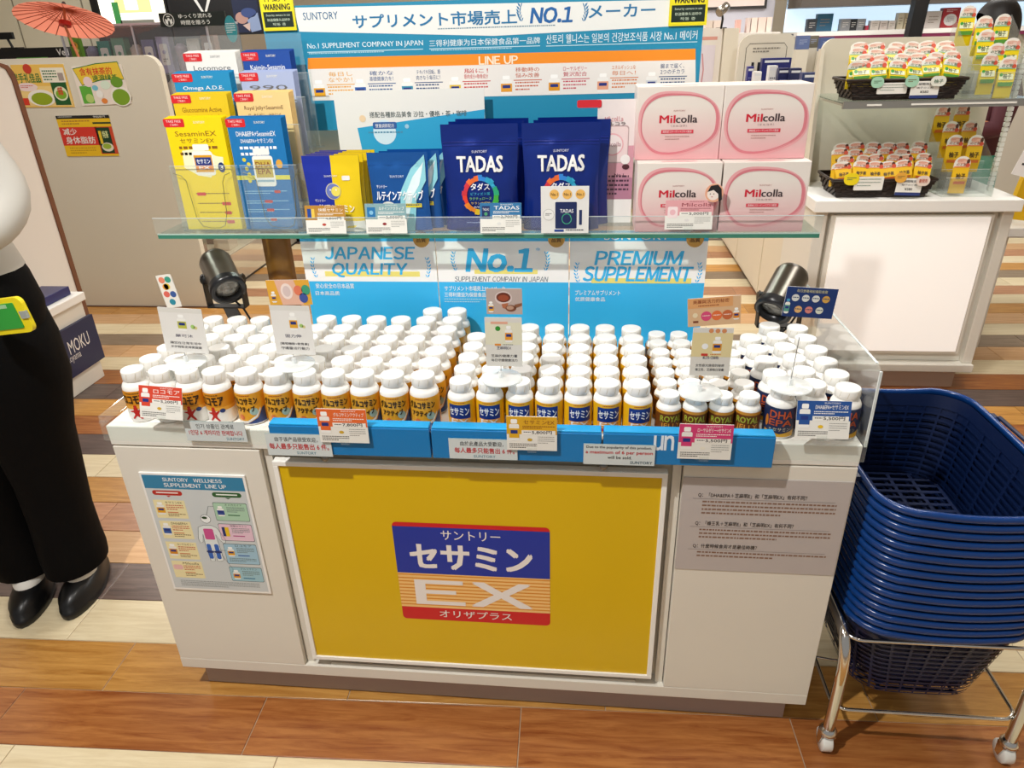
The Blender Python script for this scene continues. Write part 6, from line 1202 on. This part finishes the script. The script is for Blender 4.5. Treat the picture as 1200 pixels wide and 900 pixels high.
def face(t, c, r, hair, R=Matrix.Identity(3), long=.0):
    """head parts placed around head centre c, facing -Y before R"""
    b = MB(); c = V(c)
    for sx in (-1, 1):
        b.ball(c + R @ V((sx * .031, -.077, .004)), .0095, M('eeeae4', .3), 10); b.ball(c + R @ V((sx * .031, -.0843, .004)), .0045, M('1c1410', .2), 8)
        b.tube([c + R @ V((sx * (.018 + .006 * k), -.093 + .002 * k, .025 + .002 * math.sin(k))) for k in range(5)], .0025, M('1c1512', .6), 5)
    b.tube([c + R @ V((-.022 + .011 * k, -.088 - .004 * math.sin(k * PI / 4), -.047)) for k in range(5)], .0045, M('a8544a', .4), 6); obj('face', b, t, local=True)
    b = MB(); 
    for sx in (-1, 1): b.lathe([(.004, 0), (.016, .003), (.018, .008), (.012, .012)], 12, SK, c + R @ V((sx * .078, .008, -.008)), R @ Matrix.Rotation(sx * PI / 2, 3, 'Y'))
    obj('ears', b, t, local=True)
    b = MB(); vv = []; n = 20; m_ = 12
    for j in range(m_ + 1):
        ph = PI * j / m_ * .62
        for i in range(n):
            a = 2 * PI * i / n; front = max(0, -math.sin(a)); ph2 = ph * (1 - .42 * front); zz = .112 * math.cos(ph2) + .012 - (long * max(0, math.sin(a)) * (j / m_) ** 3)
            vv.append(c + R @ V((.088 * math.sin(ph2) * math.cos(a), .1 * math.sin(ph2) * math.sin(a) + .008, zz)))
    b.add(vv, [(j * n + i, j * n + (i + 1) % n, (j + 1) * n + (i + 1) % n, (j + 1) * n + i) for j in range(m_) for i in range(n)], hair, True); obj('hair', b, t, local=True)
def head_pts(pts, edges, nk, c, R=Matrix.Identity(3)):
    c = V(c); q = lambda x, y, z: tuple(c + R @ V((x, y, z)))
    pts['jaw'] = (q(0, -.025, -.07), .052); pts['mid'] = (q(0, -.004, -.01), (.074, .082)); pts['crown'] = (q(0, .0, .05), (.068, .078)); pts['nose'] = (q(0, -.098, -.018), .011)
    edges += [(nk, 'jaw'), ('jaw', 'mid'), ('mid', 'crown'), ('mid', 'nose')]
BK = M('040405', .8, spec=.15, bump=.3, bscale=35); SH = M('c9c6be', .7, bump=.3, bscale=18)
def shoe(t, x, y, ang, sock=True):
    R = Matrix.Translation((x, y, 0)) @ Matrix.Rotation(ang, 4, 'Z'); b = MB(); b.T = R; n = 24
    def out(k, s_): return [(.048 * s_ * (1 - .25 * max(0, math.sin(a)) ) * math.cos(a), .125 * s_ * math.sin(a) * 1.0, k) for a in [2 * PI * i / n for i in range(n)]]
    rings = [out(0, .97), out(.006, 1.0), out(.022, 1.0), out(.024, .96), [(p[0] * .95, p[1] * .95, .045 + .018 * max(0, p[1] / .12)) for p in out(0, 1)], [(p[0] * .72, p[1] * .74 + .012, .062 + .02 * max(0, p[1] / .1)) for p in out(0, 1)], [(p[0] * .5, p[1] * .5 + .02, .07 + .02 * max(0, p[1] / .08)) for p in out(0, 1)]]
    b.add([p for r in rings for p in r], [(j * n + i, j * n + (i + 1) % n, (j + 1) * n + (i + 1) % n, (j + 1) * n + i) for j in range(len(rings) - 1) for i in range(n)], M('0b0b0c', .35), True); b.add(rings[0], [list(range(n - 1, -1, -1))], M('0b0b0c', .5)); o = obj('shoe', b, t)
    b = MB(); b.T = R; vv = []
    for k, (s1, z1, o1) in enumerate(((.55, .058, .01), (.6, .074, .014), (.52, .09, .03), (.42, .11, .04), (.4, .17, .045))):
        vv += [(p[0] * s1 * 1.35, p[1] * s1 * .85 + o1, z1) for p in out(0, 1)]
    b.add(vv, [(j * n + i, j * n + (i + 1) % n, (j + 1) * n + (i + 1) % n, (j + 1) * n + i) for j in range(4) for i in range(n)], M('f0eee6', .8), True); obj('sock', b, o)
pe = thing('person', 'person in wide black trousers, white shirt and black shoes beside the counter', 'person', (-.55, .32, 0), rz=0)
b = MB(); loft(b, [(-.494, 0.337, .085, .074, .088), (-.493, 0.337, .12, .077, .09), (-.494, 0.338, .16, .074, .09), (-.492, 0.340, .25, .072, .086), (-.489, 0.345, .37, .078, .09), (-.482, 0.337, .5, .09, .1), (-.463, 0.342, .65, .104, .115), (-.462, 0.333, .76, .108, .12), (-.468, 0.333, .83, .1, .115), (-.48, 0.333, .9, .07, .08)], BK)
loft(b, [(-.628, 0.325, .085, .083, .09), (-.63, 0.325, .12, .086, .094), (-.634, 0.325, .16, .081, .09), (-.638, 0.325, .25, .075, .086), (-.638, 0.330, .37, .08, .09), (-.632, 0.324, .5, .093, .1), (-.622, 0.332, .65, .104, .115), (-.62, 0.328, .76, .108, .12), (-.612, 0.330, .83, .1, .115), (-.6, 0.330, .9, .07, .08)], BK)
loft(b, [(-.54, .33, .68, .06, .06), (-.54, .33, .73, .13, .1), (-.54, .33, .79, .178, .132), (-.54, .33, .85, .185, .14), (-.545, .33, .92, .178, .132), (-.55, .33, .97, .165, .12)], BK); obj('trousers', b, pe)
b = MB(); loft(b, [(-.55, .33, .935, .178, .134), (-.56, .33, .99, .172, .128), (-.58, .335, 1.1, .158, .118), (-.61, .34, 1.22, .165, .12), (-.64, .345, 1.33, .17, .115), (-.655, .35, 1.4, .15, .1), (-.665, .35, 1.45, .085, .075), (-.67, .345, 1.475, .06, .06)], SH)
for sx in (1, -1):
    A = [(-.655 + sx * .145, .35, 1.39), (-.645 + sx * .18, .36, 1.32), (-.62 + sx * .215, .37, 1.2), (-.59 + sx * .235, .36, 1.1), (-.58 + sx * .215, .30, 1.04), (-.57 + sx * .16, .22, 1.02), (-.565 + sx * .1, .165, 1.03)]
    RR = [.05, .056, .05, .046, .045, .041, .038]; A2, R2 = [], []
    for k in range(len(A) - 1):
        p0, p1, p2, p3 = (V(A[max(0, min(len(A) - 1, k + o_))]) for o_ in (-1, 0, 1, 2))
        for e_ in (0, .25, .5, .75):
            A2.append(.5 * (2 * p1 + (p2 - p0) * e_ + (2 * p0 - 5 * p1 + 4 * p2 - p3) * e_ ** 2 + (3 * p1 - p0 - 3 * p2 + p3) * e_ ** 3)); R2.append(RR[k] * (1 - e_) + RR[k + 1] * e_)
    b.tube(A2, R2, SH, 16)
obj('shirt', b, pe)
pts = {'pelvis': ((-.545, .33, .93), .11), 'belly': ((-.58, .335, 1.08), .1), 'chest': ((-.63, .345, 1.27), (.12, .09)), 'neckb': ((-.665, .35, 1.42), .055), 'neck': ((-.675, .345, 1.48), .045)}
edges = [('pelvis', 'belly'), ('belly', 'chest'), ('chest', 'neckb'), ('neckb', 'neck')]
hc = (-.69, .33, 1.585); head_pts(pts, edges, 'neck', hc)
for sd, sx in (('l', 1), ('r', -1)):
    pts[sd + 'sh'] = ((-.655 + sx * .14, .35, 1.36), .04); pts[sd + 'el'] = ((-.585 + sx * .23, .355, 1.09), .033); pts[sd + 'wr'] = ((-.565 + sx * .095, .16, 1.03), .024); edges += [('chest', sd + 'sh'), (sd + 'sh', sd + 'el'), (sd + 'el', sd + 'wr')]
    hand(pts, edges, sd + 'wr', sd, (-.565 + sx * .095, .16, 1.03), (-sx * .8, -.35, -.3), (0, -.5, .85))
for sd, cx, cy in (('l', -.48, .32), ('r', -.634, .305)):
    pts[sd + 'hip'] = ((cx, .33, .84), .065); pts[sd + 'kn'] = ((cx, cy, .48), .05); pts[sd + 'an'] = ((cx, cy + .01, .1), .032); edges += [('pelvis', sd + 'hip'), (sd + 'hip', sd + 'kn'), (sd + 'kn', sd + 'an')]
off = V((.55, -.32, 0)); pts = {k: (tuple(V(p[0]) + off), p[1]) for k, p in pts.items()}; skin_body(pe, pts, edges, SK)
face(pe, V(hc) + off, .1, M('14100e', .5), long=.06)
shoe(pe, -.604, .276, .38); shoe(pe, -.476, .318, .2)
b = MB(); R = Matrix.Translation(at(12, 371, y=.185)) @ Matrix.Rotation(-.15, 4, 'Y') @ Matrix.Rotation(-.1, 4, 'Z'); b.T = R; b.prism(rrect(-.085, -.037, .048, .04, .014), -.004, .006, M('e8d41c', .35)); b.prism(rrect(-.07, -.026, .028, .03, .003), -.006, -.004, M('2f9c3c', .4)); b.box(-.01, -.0065, .02, .01, -.006, .028, M('9ccc9c', .4)); b.box(.034, -.007, -.006, .05, .0, .01, M('9aa09c', .3)); obj('card_pouch', b, pe, label='yellow pouch with a green card worn at the hip')
# second person, behind the lightbox cabinet
p2 = thing('person', 'dark-haired person in dark red jacket behind the lightbox cabinet', 'person', (at(1187, 20, y=2.8).x - .05, 2.8, 0), rz=-PI / 2)
JK = M('4a1420', .7, bump=.2, bscale=20); b = MB(); b.T = None
loft(b, [(0, 0, .78, .17, .12), (0, 0, .95, .165, .12), (0, .01, 1.08, .185, .12), (0, .02, 1.16, .175, .11), (0, .02, 1.21, .09, .075), (0, .01, 1.235, .06, .06)], JK)
for sx in (1, -1): b.tube([(sx * .15, .02, 1.15), (sx * .2, .02, 1.07), (sx * .215, .0, .93), (sx * .17, -.12, .9), (sx * .1, -.2, .95)], [.05, .056, .05, .045, .04], JK, 12)
obj('jacket', b, p2, local=True)
b = MB(); b.lathe([(.062, 0), (.075, -.03)], 18, M('e0a8a0', .6), (0, .0, 1.255), caps=False); obj('collar', b, p2, local=True)
b = MB(); loft(b, [(0, .0, .35, .2, .16), (0, 0, .6, .185, .14), (0, 0, .8, .172, .125)], M('2c8c78', .7, bump=.3, bscale=14)); obj('skirt', b, p2, local=True)
pts = {'pelvis': ((0, 0, .8), .11), 'belly': ((0, 0, .92), .1), 'chest': ((0, .01, 1.08), (.12, .09)), 'neckb': ((0, .015, 1.19), .055), 'neck': ((0, .0, 1.25), .045)}; edges = [('pelvis', 'belly'), ('belly', 'chest'), ('chest', 'neckb'), ('neckb', 'neck')]
hc = (0, -.02, 1.355); head_pts(pts, edges, 'neck', hc)
for sd, sx in (('l', 1), ('r', -1)):
    pts[sd + 'sh'] = ((sx * .15, .02, 1.13), .04); pts[sd + 'el'] = ((sx * .21, .0, .93), .034); pts[sd + 'wr'] = ((sx * .1, -.2, .95), .026); edges += [('chest', sd + 'sh'), (sd + 'sh', sd + 'el'), (sd + 'el', sd + 'wr')]; hand(pts, edges, sd + 'wr', sd, (sx * .1, -.2, .95), (-sx * .4, -.8, .1), (0, .1, 1))
    pts[sd + 'hip'] = ((sx * .08, 0, .7), .07); pts[sd + 'kn'] = ((sx * .08, 0, .4), .05); pts[sd + 'an'] = ((sx * .08, .02, .07), .034); pts[sd + 'toe'] = ((sx * .09, -.1, .03), .03); edges += [('pelvis', sd + 'hip'), (sd + 'hip', sd + 'kn'), (sd + 'kn', sd + 'an'), (sd + 'an', sd + 'toe')]
skin_body(p2, pts, edges, M('c4835c', .5)); face(p2, hc, .1, M('120e0d', .55), long=.05)
